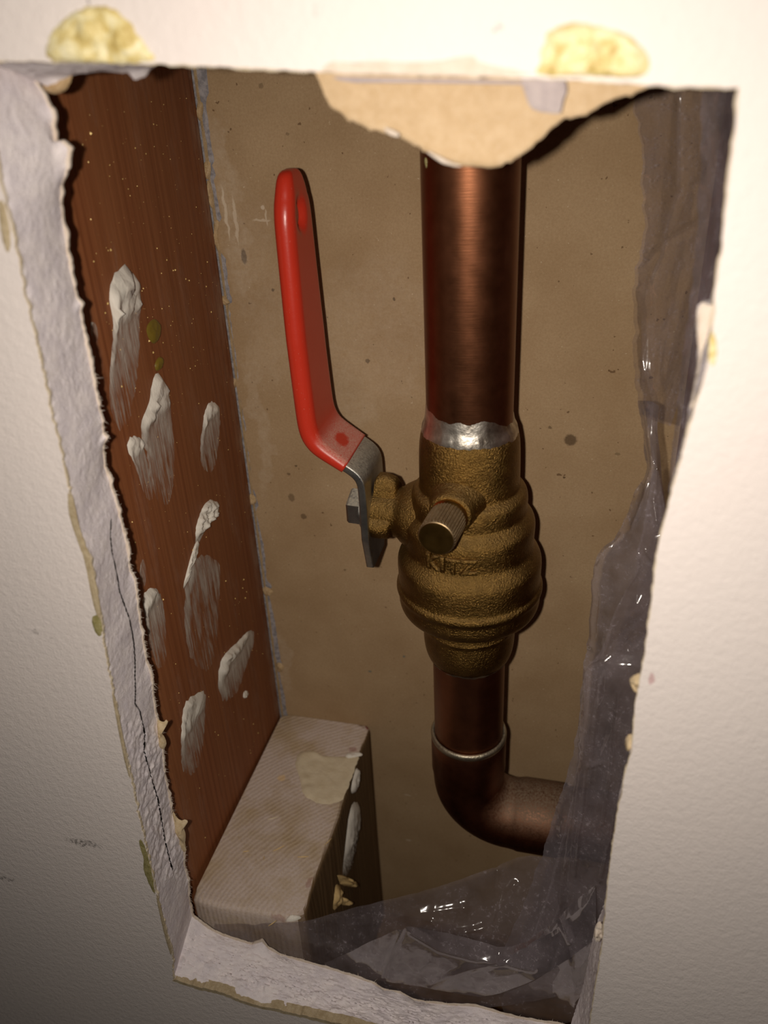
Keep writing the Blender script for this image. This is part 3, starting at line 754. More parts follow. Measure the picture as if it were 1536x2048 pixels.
# ------------------------------------------------------------------ wood block
blk = empty('wood_block', BB); tag(blk, 'dusty offcut of softwood standing beside the left stud', 'wood block')
top_px = [(384, 1781), (392, 1760), (483, 1569), (543, 1449), (550, 1436), (560, 1428), (578, 1425), (640, 1432), (704, 1441), (736, 1447), (741, 1453), (732, 1478), (698, 1563), (678, 1638), (632, 1755), (612, 1822), (604, 1834), (575, 1836), (497, 1822), (440, 1813), (397, 1802), (386, 1794)]
tp = [at(u, v, 2, ZB) for u, v in top_px]
tp = resample(tp, 90, True)
tp = [p+Vector((.15*fbm(p*.7), .15*fbm(p*.7+Vector((0, 0, 4))), 0)) for p in tp]
lowest = min(p.x for p in tp)
cc = sum(tp, Vector())/len(tp)
rws = []
for z, ins in ((ZB, 1.6), (ZB-.12, 1.0), (ZB-.5, .4), (ZB-1.2, .08), (ZB-3, 0), (ZB-20, 0), (ZB-60, 0), (ZB-111.5, 0)):
    rws.append([Vector((p.x, p.y, z)) + (cc-p).normalized()*ins + (Vector((.4*fbm(Vector((p.x*.4, p.y*.4, z*.1))), 0, 0)) if z < ZB-2 else Vector()) - Vector((0, 0, (.5*max(0, fbm(p*.6)) if ins < 1.1 and z > ZB-2 else 0))) for p in tp])
V, Fc = grid(rws, True); n = len(tp); Fc += [tuple(range(n)), tuple(len(V)-n+k for k in range(n))]
for i in range(len(V)):               # keep the block clear of the stud, the board and the drywall
    V[i].y = min(V[i].y, YB-.15); V[i].y = max(V[i].y, T+.8); V[i].x = max(V[i].x, XS+.15)
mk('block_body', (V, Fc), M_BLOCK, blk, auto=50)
(V, Fc), _ = patch([(592, 1510), (612, 1500), (636, 1503), (640, 1512), (690, 1514), (722, 1506), (712, 1530), (704, 1555), (692, 1585), (684, 1604), (652, 1610), (622, 1602), (604, 1588), (602, 1560), (590, 1535)], 2, ZB+.05, .9, 64, 12, .3, 71, .04,
        heightf=lambda t, p, r: .35+1.4*max(0, (r-.6)/.4)*(1 if p.x < at(640, 1560, 2, ZB).x else .2))
mk('putty_smear', (V, Fc), M_PUTTY, blk)
(V, Fc), _ = patch([(688, 1508), (722, 1505), (727, 1511), (712, 1514), (694, 1518)], 2, ZB+.3, .8, 30, 6, .3, 72, .05); mk('putty_smear', (V, Fc), M_CAULK, blk, cover=[1]*len(V))
(V, Fc), _ = patch([(570, 1840), (582, 1832), (600, 1832), (606, 1836), (590, 1842), (574, 1844)], 2, ZB-.2, 1.0, 30, 6, .4, 73, .1); mk('putty_smear', (V, Fc), M_CAULK, blk, cover=[1]*len(V))
def blk_side(u, v):                     # right face of the block
    a, b = at(732, 1478, 2, ZB), at(612, 1822, 2, ZB); nx = Vector((b.y-a.y, a.x-b.x, 0)).normalized()
    if nx.x < 0: nx = -nx
    d = ray(u, v); s = (a-EYE).dot(nx)/d.dot(nx)
    return EYE+d*s+nx*.15
(V, Fc), cov = patch([(706, 1602), (716, 1606), (719, 1622), (712, 1670), (702, 1720), (690, 1760), (682, 1755), (690, 1690), (694, 1650), (698, 1625)], 0, blk_side, 1.6, 40, 8, .3, 74, .05,
                     coverf=lambda t, p, r: 1 if t < .35 else max(0, 1-(t-.35)/.5))
mk('putty_smear', (V, Fc), M_CAULK, blk, cover=cov)
(V, Fc), cov = patch([(712, 1532), (716, 1545), (714, 1570), (706, 1588), (700, 1584), (704, 1560)], 0, blk_side, 1.4, 30, 6, .3, 75, .05); mk('putty_smear', (V, Fc), M_CAULK, blk, cover=[1]*len(V))
# splintered nick in the right face
for k, pts in enumerate([[(672, 1752), (680, 1748), (700, 1758), (708, 1772), (702, 1775), (680, 1770)], [(670, 1768), (680, 1772), (680, 1800), (668, 1822), (664, 1815), (668, 1790)], [(682, 1790), (690, 1800), (686, 1812), (680, 1806)]]):
    (V, Fc), _ = patch(pts, 0, blk_side, 2.6 if k != 1 else 1.2, 26, 5, .6, 80+k, .15, smooth=1); mk('splinter', (V, Fc), M_RAW, blk)
for u, v, a, L_ in ((546, 1637, .2, 4.2), (558, 1697, .45, 4.6), (656, 1684, .8, 3.6), (606, 1714, -.05, 4), (545, 1847, .6, 3), (528, 1716, 1.4, 1.5), (492, 1703, .1, 2)):
    c = at(u, v, 2, ZB+.35); d = Vector((math.cos(a+YAW), math.sin(a+YAW), .05))*L_*.5; e = Vector((-d.y, d.x, 0)).normalized()*.16
    V = [c-d, c-e, c+d, c+e, c-d*.8+Vector((0, 0, .3)), c+d*.8+Vector((0, 0, .3))]
    mk('wood_chip', (V, [(0, 1, 4), (1, 2, 5, 4), (2, 3, 5), (3, 0, 4, 5), (0, 3, 2, 1)]), M_RAW if u != 546 else M_PUTTY, blk, smooth=False)

# ------------------------------------------------------------------ copper pipework
def zv(v): return at(938, v, 1, YP).z
def rv(px, v):                         # radius in mm of a half-width in pixels at the axis
    h = at(938, v, 1, YP); return px*(h-EYE).dot(FWD)/FPX
RP = 11.1
def turned(prof, n=72): return lathe(prof, XP, YP, n)
zt = zv(835)
p1 = mk('copper_pipe', turned([(RP, 330), (RP, 100), (RP, 0), (RP, -40), (RP, -60), (RP, -75), (RP, zv(860))]), M_COPPER, None, base=(XP, YP, zv(860)), auto=40)
tag(p1, 'tall upright brown copper pipe entering the top of the brass valve', 'pipe')
(V, Fc), _ = patch([(848, 310), (862, 312), (880, 325), (876, 338), (860, 345), (850, 336)], 1, YP-RP*.55, 1.2, 30, 5, .4, 90, .1)
mk('flux_crust', (V, Fc), M_OLIVE, p1)
zl0, zl1 = zv(1305), zv(1490)
p2 = mk('copper_pipe', turned([(10.85, zl0+2), (10.85, (zl0+zl1)/2), (10.85, zl1)]), M_COPPER, None, base=(XP, YP, zl1), auto=40)
tag(p2, 'short upright copper pipe between the brass valve and the elbow', 'pipe')
# elbow
elb = empty('copper_elbow', (XP, YP, -232)); tag(elb, 'copper elbow turning right at the bottom of the pipe run', 'pipe elbow')
zc = zv(1462); HZ = -231.5; RB = 15.0
path, rad = [], []
for z, r in ((zc, 11.9), (zc-.2, 12.0), (-203, 12.0), (-212, 12.0), (-213.5, 11.7)): path.append(Vector((XP, YP, z))); rad.append(r)
for k in range(1, 15):
    a = math.pi/2*k/14
    path.append(Vector((XP+RB-RB*math.cos(a), YP, HZ+RB-RB*math.sin(a)))); rad.append(11.5)
for dx, r in ((1.5, 11.7), (2.5, 12.0), (16, 12.0), (16.2, 11.9)): path.append(Vector((XP+RB+dx, YP, HZ))); rad.append(r)
mk('elbow_body', tube(path, rad, 56), M_COPPERD, elb, auto=50)
# bright ring of solder on the socket's mouth
mk('solder_ring', lathe([(10.9, zc+.1), (11.2, zc+.9), (11.7, zc+.75), (12.1, zc+.1), (12.12, zc-.6), (12.0, zc-1.1)], XP, YP, 72, False), M_SOLDERD, elb)
p3 = mk('copper_pipe', tube([Vector((XP+RB+12, YP, HZ)), Vector((0, YP, HZ)), Vector((XR-.3, YP, HZ))], RP, 48), M_COPPERD, None, base=(XP+RB+12, YP, HZ), auto=40)
tag(p3, 'horizontal copper pipe running right from the elbow behind the plastic', 'pipe')

# ------------------------------------------------------------------ brass ball valve
ZS = zv(1043)                          # height of the stem axis
vb = empty('ball_valve', (XP, YP, zv(1305))); tag(vb, 'cast brass ball valve with a red lever handle', 'valve')
pr = [(90, 846), (94, 850), (98, 862), (101, 885), (101, 930), (100, 962), (100.5, 967), (105, 969.5), (110, 972), (114, 977), (116, 985), (116, 996), (114.5, 1008), (115, 1012), (118, 1016), (124, 1024), (128.5, 1031), (130.5, 1038), (130, 1050), (128, 1068), (127.5, 1078), (129, 1084), (134, 1092), (139, 1100), (142, 1107), (143, 1114), (142, 1130), (140.5, 1148), (140.7, 1153), (143, 1156), (144.8, 1160), (144.8, 1165), (142.5, 1169), (140, 1173), (139.5, 1186), (137, 1196), (131, 1204), (112, 1209), (97, 1212), (92, 1217), (91.5, 1235), (92.5, 1237), (92.5, 1240), (90.5, 1242), (90.5, 1262), (88.5, 1280), (85, 1293), (80, 1302), (73, 1307)]
prof = []
for (r, v) in pr: prof.append((rv(r, v), zv(v)))
# densify with rounding
P2 = smooth_line([(a, b, 0) for a, b in prof], 1)
bo = mk('valve_body', lathe([(p.x, p.y) for p in P2], XP, YP, 96), M_BRASS, vb)
# solder climbing from the collar onto the pipe, ragged on both sides
n = 120; rws = []
for k in range(7):
    row = []
    for j in range(n):
        a = 2*math.pi*j/n; cs = Vector((math.cos(a), math.sin(a), 0))
        up = zv(818)+2.8*fbm(cs*1.6+Vector((5, 0, 0)), 2)+.35*fbm(cs*6)+1.8*math.cos(a+2.4)
        dn = zv(866)+1.0*fbm(cs*3+Vector((9, 0, 0)))+.5*fbm(cs*9)
        s_ = k/6
        z = up+(dn-up)*s_
        zr = zv(846)
        if z > zr: t_ = max(0, 1-(z-zr)/max(up-zr, .1)); r = RP+.08+(rv(92, 850)-RP)*t_**2
        else: r = max(rv(94, 850), rv(94, 850)+(rv(101, 885)-rv(94, 850))*min(1, (zv(850)-z)/(zv(850)-zv(885))))+.16
        if k in (0, 6): r -= .2
        row.append(Vector((XP+r*cs.x, YP+r*cs.y, z)))
    rws.append(row)
so = mk('solder_joint', grid(rws, True), M_SOLDER, vb); so['label'] = 'bright silver solder around the upper collar'
rws = []
for k in range(4):
    row = []
    for j in range(n):
        a = 2*math.pi*j/n; cs = Vector((math.cos(a), math.sin(a), 0)); s_ = k/3
        z0_ = zv(1301)+.5*fbm(cs*4); z1_ = zv(1309)-.4*fbm(cs*5)
        r = rv(80, 1302)+.12+(11.0-rv(80, 1302))*s_
        row.append(Vector((XP+r*cs.x, YP+r*cs.y, z0_+(z1_-z0_)*s_)))
    rws.append(row)
mk('solder_joint', grid(rws, True), M_SOLDERD, vb)
PHI = math.radians(-6)
FR = Vector((math.sin(PHI), -math.cos(PHI), 0))       # the valve's front
LF = Vector((-math.cos(PHI), -math.sin(PHI), 0))      # its left, the side of the stem
# stem housing with two stop lugs
O_ = Vector((XP, YP, ZS))
mk('stem_housing', lathe_axis([(11.5, 10), (10.4, 15), (8.6, 18.2), (7.4, 19.6), (7.2, 20.6), (7.2, 26.2), (6.9, 27), (3, 27.1)], O_, LF, 48), M_BRASS, vb, auto=60)
def lug(ang, w_, h_, d0, d1):
    # a rounded stop cast on the housing; ang measured from straight up towards the front
    rad_ = (Vector((0, 0, 1))*math.cos(ang)+FR*math.sin(ang)); tan = rad_.cross(LF)
    rws = []
    for d, sc_ in ((d0, .55), (d0+.8, .85), ((d0+d1)/2, 1), (d1-.8, 1), (d1, .8)):
        row = []
        for k in range(13):
            t_ = -1+2*k/12
            hh_ = 6.2+h_*sc_*(1-abs(t_)**3.2)
            row.append(O_+LF*d+rad_*hh_+tan*(w_*t_*(1 if sc_ > .6 else .9)))
        rws.append(row)
    V, Fc = grid(rws); V += [O_+LF*d0+rad_*5, O_+LF*d1+rad_*5]
    Fc += [(len(V)-2, k, k+1) for k in range(12)]+[(len(V)-1, 4*13+k+1, 4*13+k) for k in range(12)]
    return V, Fc
mk('stop_lug', lug(math.radians(2), 3.6, 5.6, 20.2, 26.4), M_BRASS, vb, auto=50)
mk('stop_lug', lug(math.radians(112), 3.6, 3.0, 20.8, 26.9), M_BRASS, vb, auto=50)
# drain boss and knurled cap
OD = Vector((XP, YP, zv(966)+.2)); DR = (FR+Vector((-.02, 0, -.02))).normalized()
mk('drain_boss', lathe_axis([(8.6, 8), (7.4, 12), (6.3, 14.2), (5.9, 15.2), (5.7, 17.2), (5.3, 17.8), (4.0, 17.9)], OD, DR, 40), M_BRASS, vb, auto=60)
dc = mk('drain_cap', lathe_axis([(4.3, 17.5), (4.75, 17.7), (4.9, 18.3), (4.9, 18.9), (4.5, 19.3), (4.4, 19.6)], OD, DR, 40), M_BRASSM, vb, auto=50)
mk('knurled_grip', lathe_axis([(4.4, 19.2), (4.75, 19.6), (4.8, 20), (4.8, 28.2), (4.6, 28.7), (4.3, 28.9)], OD, DR, 144, False, shape=lambda t_, d: 1-(.055 if int(round(t_/(2*math.pi)*144)) % 4 >= 2 else 0)*(1 if 19.5 < d < 28.5 else 0)), M_KNURL, dc, smooth=False)
mk('cap_face', lathe_axis([(4.42, 28.6), (4.35, 29.0), (4.0, 29.05), (2.6, 28.95), (1.2, 28.85), (.15, 28.8)], OD, DR, 48), M_BRASSM, dc, auto=60)
# cast lettering on the middle ring
cu = bpy.data.curves.new('lettering', 'FONT'); cu.body = 'KITZ'; cu.size = 1; cu.extrude = .05; cu.bevel_depth = .05; cu.bevel_resolution = 1; cu.space_character = 1.12
to = bpy.data.objects.new('tmp_text', cu); C.objects.link(to)
dg = bpy.context.evaluated_depsgraph_get(); me = bpy.data.meshes.new_from_object(to.evaluated_get(dg))
bm = bmesh.new(); bm.from_mesh(me); bmesh.ops.subdivide_edges(bm, edges=[e for e in bm.edges if e.calc_length() > .2], cuts=2)
xs_ = [v.co.x for v in bm.verts]; ys_ = [v.co.y for v in bm.verts]; x0, x1, y0, y1 = min(xs_), max(xs_), min(ys_), max(ys_)
r_l = rv(128.6, 1060); z_a, z_b = zv(1078)+.2, zv(1047)-.1
a_c = math.atan2(FR.y, FR.x)+math.radians(0.5); span = math.radians(45)
bm.verts.index_update(); V = []; zs_ = [v.co.z for v in bm.verts]; zl_, zh_ = min(zs_), max(zs_)
for v in bm.verts:
    a = a_c+((v.co.x-x0)/(x1-x0)-.52)*span; z = z_a+(v.co.y-y0)/(y1-y0)*(z_b-z_a); r_ = r_l-.35+1.35*(v.co.z-zl_)/(zh_-zl_)
    V.append(Vector((XP+r_*math.cos(a), YP+r_*math.sin(a), z)))
Fc = [tuple(v.index for v in f_.verts) for f_ in bm.faces]
bm.free(); bpy.data.objects.remove(to, do_unlink=True); bpy.data.meshes.remove(me); bpy.data.curves.remove(cu)
lt = mk('raised_lettering', (V, Fc), M_BRASS, vb, smooth=True, auto=50); lt['label'] = 'raised cast letters on the brass body'

# lever handle: bent steel strap, red sleeve, nut
hd = empty('lever_handle', hp)
hd.parent = vb; hd.location = (hp-Vector((XP, YP, zv(1305))))*S
hd['label'] = 'bent steel lever with a red vinyl sleeve'
def strap(path, wid, thk, rnd, ctr_y, ends=True, flat=0):
    """sweep a rounded-rectangle section along an x-z path; wid runs along y"""
    P = [Vector((x, 0, z)) for x, z in path]; rows = []
    for i, p in enumerate(P):
        t_ = (P[min(i+1, len(P)-1)]-P[max(i-1, 0)]).normalized(); nn = Vector((t_.z, 0, -t_.x))
        w_ = wid(i/(len(P)-1)) if callable(wid) else wid; th = thk(i/(len(P)-1)) if callable(thk) else thk
        r = min(rnd, th*.5-.01, w_*.5-.01); row = []
        for sx_, sy_, a0 in ((1, -1, -90), (1, 1, 0), (-1, 1, 90), (-1, -1, 180)):
            for k in range(7+flat*(sy_ == -1 and sx_ == 1)):
                if k > 6:
                    f_ = (k-6)/(flat+1); row.append(p+nn*(th/2)+Vector((0, ctr_y+(w_/2-r)*(-1+2*f_), 0))); continue
                a = math.radians(a0+15*k)
                row.append(p+nn*(sx_*(th/2-r)+r*math.cos(a))+Vector((0, ctr_y+sy_*(w_/2-r)+r*math.sin(a), 0)))
        rows.append(row)
    V, Fc = grid(rows, True); m_ = len(rows[0])
    if ends: Fc += [tuple(range(m_)), tuple(len(V)-m_+k for k in range(m_))]
    return V, Fc
XH = XP + LF.x*28.4; YH = YP + LF.y*28.4
cl = [(XH, zv(1140)), (XH, ZS-8), (XH, ZS), (XH, -108.5), (XH-.25, -106.2), (XH-1.0, -104.6), (XH-2.4, -103.2), (XH-4.5, -101.8), (XH-9.6, -98.4), (XH-12.0, -96.6), (XH-13.6, -94.2), (XH-14.3, -91.5), (XH-14.6, -88), (XH-15.2, -70), (XH-15.5, -45), (XH-15.5, -34)]
cl = [(p.x, p.y) for p in resample(smooth_line([(a, b, 0) for a, b in cl], 2), 90)]
mk('lever_strap', strap(cl, lambda s_: 13+6*min(1, max(0, (s_-.0)/.1)) if s_ < .1 else (19 if s_ < .34 else max(12.5, 19-6.5*(s_-.34)/.12)), 2.3, .5, YH), M_STEEL, hd, auto=40)
# sleeve over the upper part; ends dome-shaped at the top
i0 = next(i for i, p in enumerate(cl) if p[0] < XH-3.6)
slv = [Vector((a, b, 0)) for a, b in cl[i0:]]
ext = [Vector((cl[-1][0]+.05, cl[-1][1]+k, 0)) for k in (1.0, 2.0, 3.0, 4.0, 4.8, 5.4, 5.8, 6.0)]
slv = [(p.x, p.y) for p in resample(slv, 120)]+[(p.x, p.y) for p in ext]
def dome(s_, full, last=8/128):
    k = (s_-(1-last))/last
    return full if k <= 0 else max(full*math.sqrt(max(0, 1-k**2.4)), .5)
sv_ = strap(slv, lambda s_: dome(s_, 20.4-1.2*min(1, max(0, s_-.12)/.3)-3.6*max(0, s_-.5)/.5, .16), lambda s_: dome(s_, 3.7+1.6*min(1, s_/.16), .10), 2.7, YH, flat=14)
V, Fc = sv_
# the dimple near the top where the strap's hole shows through the sleeve
dc_ = at(604, 428, 1, YH-1.0)
for i, p in enumerate(V):
    if p.x > slv[-1][0]+.5 and abs(p.y-YH) < 6.0:
        r2 = ((p.y-dc_.y)/2.6)**2+((p.z-dc_.z)/3.4)**2
        V[i] = p - Vector((2.0*math.exp(-r2**2*.8), 0, 0))
sl = mk('red_sleeve', (V, Fc), M_RED, hd)
# hexagon nut with a flange and the threaded stem end
nx = O_+LF*29.4
hexs = lambda t_, d: .5*math.sqrt(3)/math.cos(((t_+math.pi/6) % (math.pi/3))-math.pi/6)
nutp = [(5.3, 0), (6.3, .3), (6.3, 1.0), (5.4, 1.3)]
mk('washer', lathe_axis(nutp, nx, LF, 40), M_STEEL, hd, auto=40)
mk('hex_nut', lathe_axis([(5.6, 1.2), (5.75, 1.3), (5.75, 4.6), (5.2, 5.3), (2.2, 5.4)], nx, LF, 48, True, hexs), M_STEEL, hd, auto=25)

# ------------------------------------------------------------------ clear plastic film
def film(rows, nu, nv, amp=.8, seed=0, freq=.06, edge_amp=.0, fine=.25, zf=1.0, sq=1.0, creases=()):
    """rows of (u, v, depth) control points, lofted, then creased"""
    R = []
    for r in rows:
        r = [(u, v, r[0][2]+(y-r[0][2])*sq) for u, v, y in r]
        R.append(resample(smooth_line([at(u, v, 1, y) for u, v, y in r], 1), nu))
    cols = [resample(smooth_line([R[i][j] for i in range(len(R))], 1), nv) for j in range(nu)]
    out = []
    for i in range(nv):
        row = []
        for j in range(nu):
            p = cols[j][i]; q = p*freq+Vector((seed*3.7, seed*1.3, 0))
            q = Vector((p.x*freq*1.3+seed*3.7, p.y*freq+seed*1.3, p.z*freq*.4*zf)); rid = 1-abs(fbm(q, 2))*2.2
            rid2 = 1-abs(fbm(Vector((p.x*.16, p.y*.16, p.z*.05*zf))+Vector((seed, 0, 7)), 1))*2
            d = amp*rid + fine*rid2
            s_ = j/(nu-1); t_ = i/(nv-1)
            if creases:
                u_, v_ = pix(p); q2 = Vector((u_, v_, 0))
                for line, h_, w_ in creases:
                    dm = min(seg_d(q2, Vector((*a_, 0)), Vector((*b_, 0))) for a_, b_ in zip(line, line[1:]))
                    if dm < w_: d += h_*(1-dm/w_)**1.5
            e = edge_amp*max(0, 1-s_*5)*fbm(Vector((p.z*.22, seed, 0)), 3)
            p = p+Vector((e+.4*d*fbm(q*1.7), -d*.8, .15*d)); p.x = min(p.x, XR-.4); row.append(p)
        out.append(row)
    return grid(out)
ps = empty('plastic_sheet', (10, 60, -100)); tag(ps, 'clear polythene film hanging beside the right stud, gathered into a twist', 'plastic film')
# upper hanging sheet: free left edge near the back board, right side wrapped round towards the drywall
top_rows = [
    [(1258, 120, 94), (1300, 120, 90), (1350, 120, 80), (1420, 120, 60), (1500, 120, 24)],
    [(1262, 198, 94), (1300, 198, 90), (1350, 198, 80), (1420, 198, 60), (1492, 198, 24)],
    [(1278, 238, 94), (1310, 238, 91), (1352, 238, 78), (1420, 238, 60), (1486, 238, 24)],
    [(1276, 271, 93), (1306, 271, 89), (1345, 271, 80), (1410, 271, 58), (1482, 271, 24)],
    [(1286, 304, 93), (1310, 310, 88), (1345, 320, 76), (1405, 320, 58), (1476, 320, 24)],
    [(1284, 370, 92), (1310, 380, 88), (1342, 390, 74), (1400, 390, 56), (1466, 400, 24)],
    [(1287, 443, 90), (1308, 450, 84), (1335, 460, 74), (1390, 470, 54), (1454, 480, 24)],
    [(1282, 502, 88), (1305, 510, 80), (1330, 520, 72), (1380, 530, 52), (1440, 540, 24)],
    [(1262, 578, 86), (1292, 585, 76), (1322, 590, 70), (1370, 600, 50), (1420, 600, 26)],
    [(1269, 633, 84), (1293, 640, 72), (1320, 650, 68), (1364, 660, 48), (1400, 670, 28)],
    [(1267, 736, 80), (1290, 745, 66), (1312, 750, 64), (1345, 755, 46), (1368, 760, 34)],
    [(1280, 828, 74), (1296, 835, 62), (1308, 840, 60), (1322, 845, 50), (1340, 850, 42)],
]
mk('hanging_sheet', film(top_rows, 90, 200, 1.0, 3, .05, .9, .5, sq=.35, creases=[([(1360, 180), (1352, 320), (1350, 380), (1330, 440), (1320, 500)], 1.2, 16), ([(1290, 520), (1330, 480), (1400, 440), (1440, 400)], .9, 12), ([(1300, 560), (1320, 510)], .8, 9), ([(1285, 640), (1290, 740), (1305, 800)], .9, 14), ([(1330, 800), (1346, 770)], .8, 10), ([(1352, 380), (1420, 360)], .7, 9)]), M_FILM, ps)
neck = [
    [(1276, 800, 76), (1288, 800, 64), (1300, 800, 60), (1308, 805, 58), (1318, 810, 58)],
    [(1284, 850, 73), (1292, 850, 60), (1300, 850, 57), (1306, 850, 57), (1312, 850, 60)],
    [(1291, 900, 70), (1297, 900, 58), (1304, 900, 54), (1311, 900, 56), (1318, 900, 60)],
    [(1296, 937, 68), (1301, 940, 56), (1308, 940, 52), (1315, 940, 54), (1320, 930, 60)],
    [(1274, 977, 66), (1288, 980, 54), (1302, 980, 50), (1315, 985, 52), (1326, 985, 58)],
    [(1256, 1020, 64), (1274, 1020, 54), (1292, 1020, 48), (1315, 1025, 46), (1335, 1030, 50)],
    [(1237, 1067, 62), (1262, 1070, 52), (1288, 1070, 44), (1312, 1070, 40), (1340, 1075, 34)],
    [(1197, 1100, 60), (1240, 1105, 50), (1280, 1110, 42), (1312, 1110, 36), (1345, 1115, 30)],
    [(1187, 1118, 59), (1232, 1140, 50), (1276, 1150, 40), (1310, 1150, 34), (1345, 1150, 28)],
    [(1182, 1200, 57), (1228, 1200, 48), (1268, 1200, 38), (1306, 1200, 30), (1345, 1200, 24)],
    [(1175, 1290, 55), (1215, 1290, 46), (1256, 1290, 36), (1300, 1290, 28), (1340, 1290, 22)],
    [(1166, 1335, 54), (1208, 1340, 44), (1250, 1340, 34), (1294, 1340, 26), (1335, 1340, 21)],
    [(1152, 1480, 50), (1196, 1480, 42), (1240, 1480, 32), (1280, 1480, 25), (1320, 1480, 20)],
    [(1132, 1560, 48), (1180, 1560, 40), (1226, 1560, 31), (1264, 1560, 24), (1305, 1560, 20)],
    [(1110, 1625, 46), (1160, 1625, 38), (1206, 1625, 30), (1246, 1625, 24), (1290, 1625, 19)],
    [(1082, 1712, 43), (1135, 1712, 36), (1184, 1712, 29), (1226, 1712, 23), (1270, 1712, 18.5)],
    [(1050, 1800, 38), (1100, 1800, 32), (1150, 1800, 27), (1192, 1800, 22), (1240, 1800, 18.5)],
    [(1010, 1895, 32), (1060, 1890, 28), (1105, 1885, 24), (1150, 1880, 21), (1200, 1880, 18.5)],
    [(975, 1962, 26), (1020, 1955, 24), (1068, 1945, 22), (1110, 1935, 20), (1160, 1930, 18)],
]
mk('gathered_strip', film(neck, 90, 340, 1.0, 5, .05, .5, .5, sq=.2, creases=[([(1172, 1340), (1166, 1440), (1164, 1530), (1150, 1640), (1128, 1740)], .9, 10), ([(1160, 1540), (1148, 1640), (1140, 1740), (1136, 1860)], .7, 7), ([(1190, 1120), (1180, 1290)], .7, 9), ([(1240, 1070), (1205, 1100), (1190, 1120)], .8, 10), ([(1300, 920), (1286, 990), (1262, 1050)], .9, 9), ([(1312, 930), (1306, 1000), (1310, 1040)], .9, 8), ([(1300, 1060), (1316, 1055)], .9, 8)]), M_FILM2, ps)
# second layer folded back on the strip, between the twist and the bend
fold = [
    [(1306, 935, 50), (1312, 937, 49), (1318, 940, 48)],
    [(1288, 1040, 50), (1305, 1045, 46), (1335, 1050, 40)],
    [(1272, 1105, 49), (1300, 1110, 43), (1330, 1115, 37)],
    [(1270, 1140, 49), (1296, 1140, 42), (1330, 1140, 35)],
    [(1240, 1195, 49), (1282, 1195, 40), (1325, 1195, 31)],
    [(1222, 1245, 43), (1268, 1245, 33), (1322, 1245, 23)],
    [(1205, 1290, 35), (1254, 1290, 28), (1318, 1290, 20)],
    [(1172, 1328, 31), (1232, 1340, 26), (1310, 1340, 20)],
    [(1166, 1350, 31), (1226, 1400, 26), (1300, 1400, 20)],
    [(1163, 1440, 32), (1216, 1470, 26), (1290, 1480, 20)],
    [(1158, 1520, 32), (1200, 1540, 26), (1270, 1560, 19)],
    [(1145, 1600, 31), (1182, 1620, 25), (1250, 1640, 18.5)],
    [(1118, 1700, 30), (1160, 1710, 24), (1235, 1720, 18.5)],
    [(1095, 1790, 27), (1138, 1795, 23), (1215, 1810, 18.3)],
    [(1060, 1880, 24), (1105, 1875, 21), (1190, 1880, 18)],
]
mk('folded_layer', film(fold, 90, 320, 1.0, 8, .055, .3, .5, sq=.08, creases=[([(1168, 1332), (1196, 1308), (1206, 1270), (1224, 1210), (1242, 1175), (1268, 1140), (1272, 1110)], 1.5, 12), ([(1218, 1290), (1240, 1262), (1266, 1240), (1284, 1210), (1306, 1165)], 1.7, 13), ([(1256, 1290), (1272, 1270), (1290, 1262)], 1.3, 12), ([(1176, 1312), (1205, 1312), (1222, 1296)], 1.0, 9), ([(1290, 1100), (1306, 1118)], 1.0, 8), ([(1176, 1530), (1200, 1526)], .8, 7), ([(1196, 1400), (1186, 1480), (1180, 1560)], .7, 9), ([(1167, 1350), (1162, 1440), (1157, 1520), (1145, 1600), (1120, 1700)], 1.0, 9), ([(1192, 1350), (1178, 1470), (1166, 1600), (1150, 1750)], .8, 7), ([(1240, 1380), (1226, 1500), (1206, 1640)], .9, 10), ([(1250, 1560), (1226, 1650), (1200, 1760)], .9, 9), ([(1130, 1720), (1124, 1800), (1100, 1870)], .8, 8)]), M_FILM, ps)
# narrow band of film standing against the right jamb
band = [
    [(1400, 130, 46), (1440, 130, 34), (1500, 130, 20)],
    [(1402, 250, 45), (1440, 250, 34), (1486, 250, 20)],
    [(1398, 400, 44), (1434, 400, 34), (1472, 400, 20)],
    [(1385, 560, 42), (1418, 560, 32), (1455, 560, 20)],
    [(1366, 700, 40), (1400, 700, 30), (1436, 700, 20)],
    [(1350, 850, 40), (1378, 850, 30), (1404, 850, 19)],
    [(1333, 1000, 38), (1356, 1000, 29), (1380, 1000, 19)],
    [(1328, 1060, 37), (1346, 1060, 28), (1366, 1060, 19)],
]
mk('jamb_band', film(band, 36, 120, .8, 12, .06, .5, .4, sq=.4), M_FILM2, ps)

pb = empty('plastic_sheet', (-30, 30, -230)); tag(pb, 'crumpled clear polythene film lying along the bottom of the opening', 'plastic film')
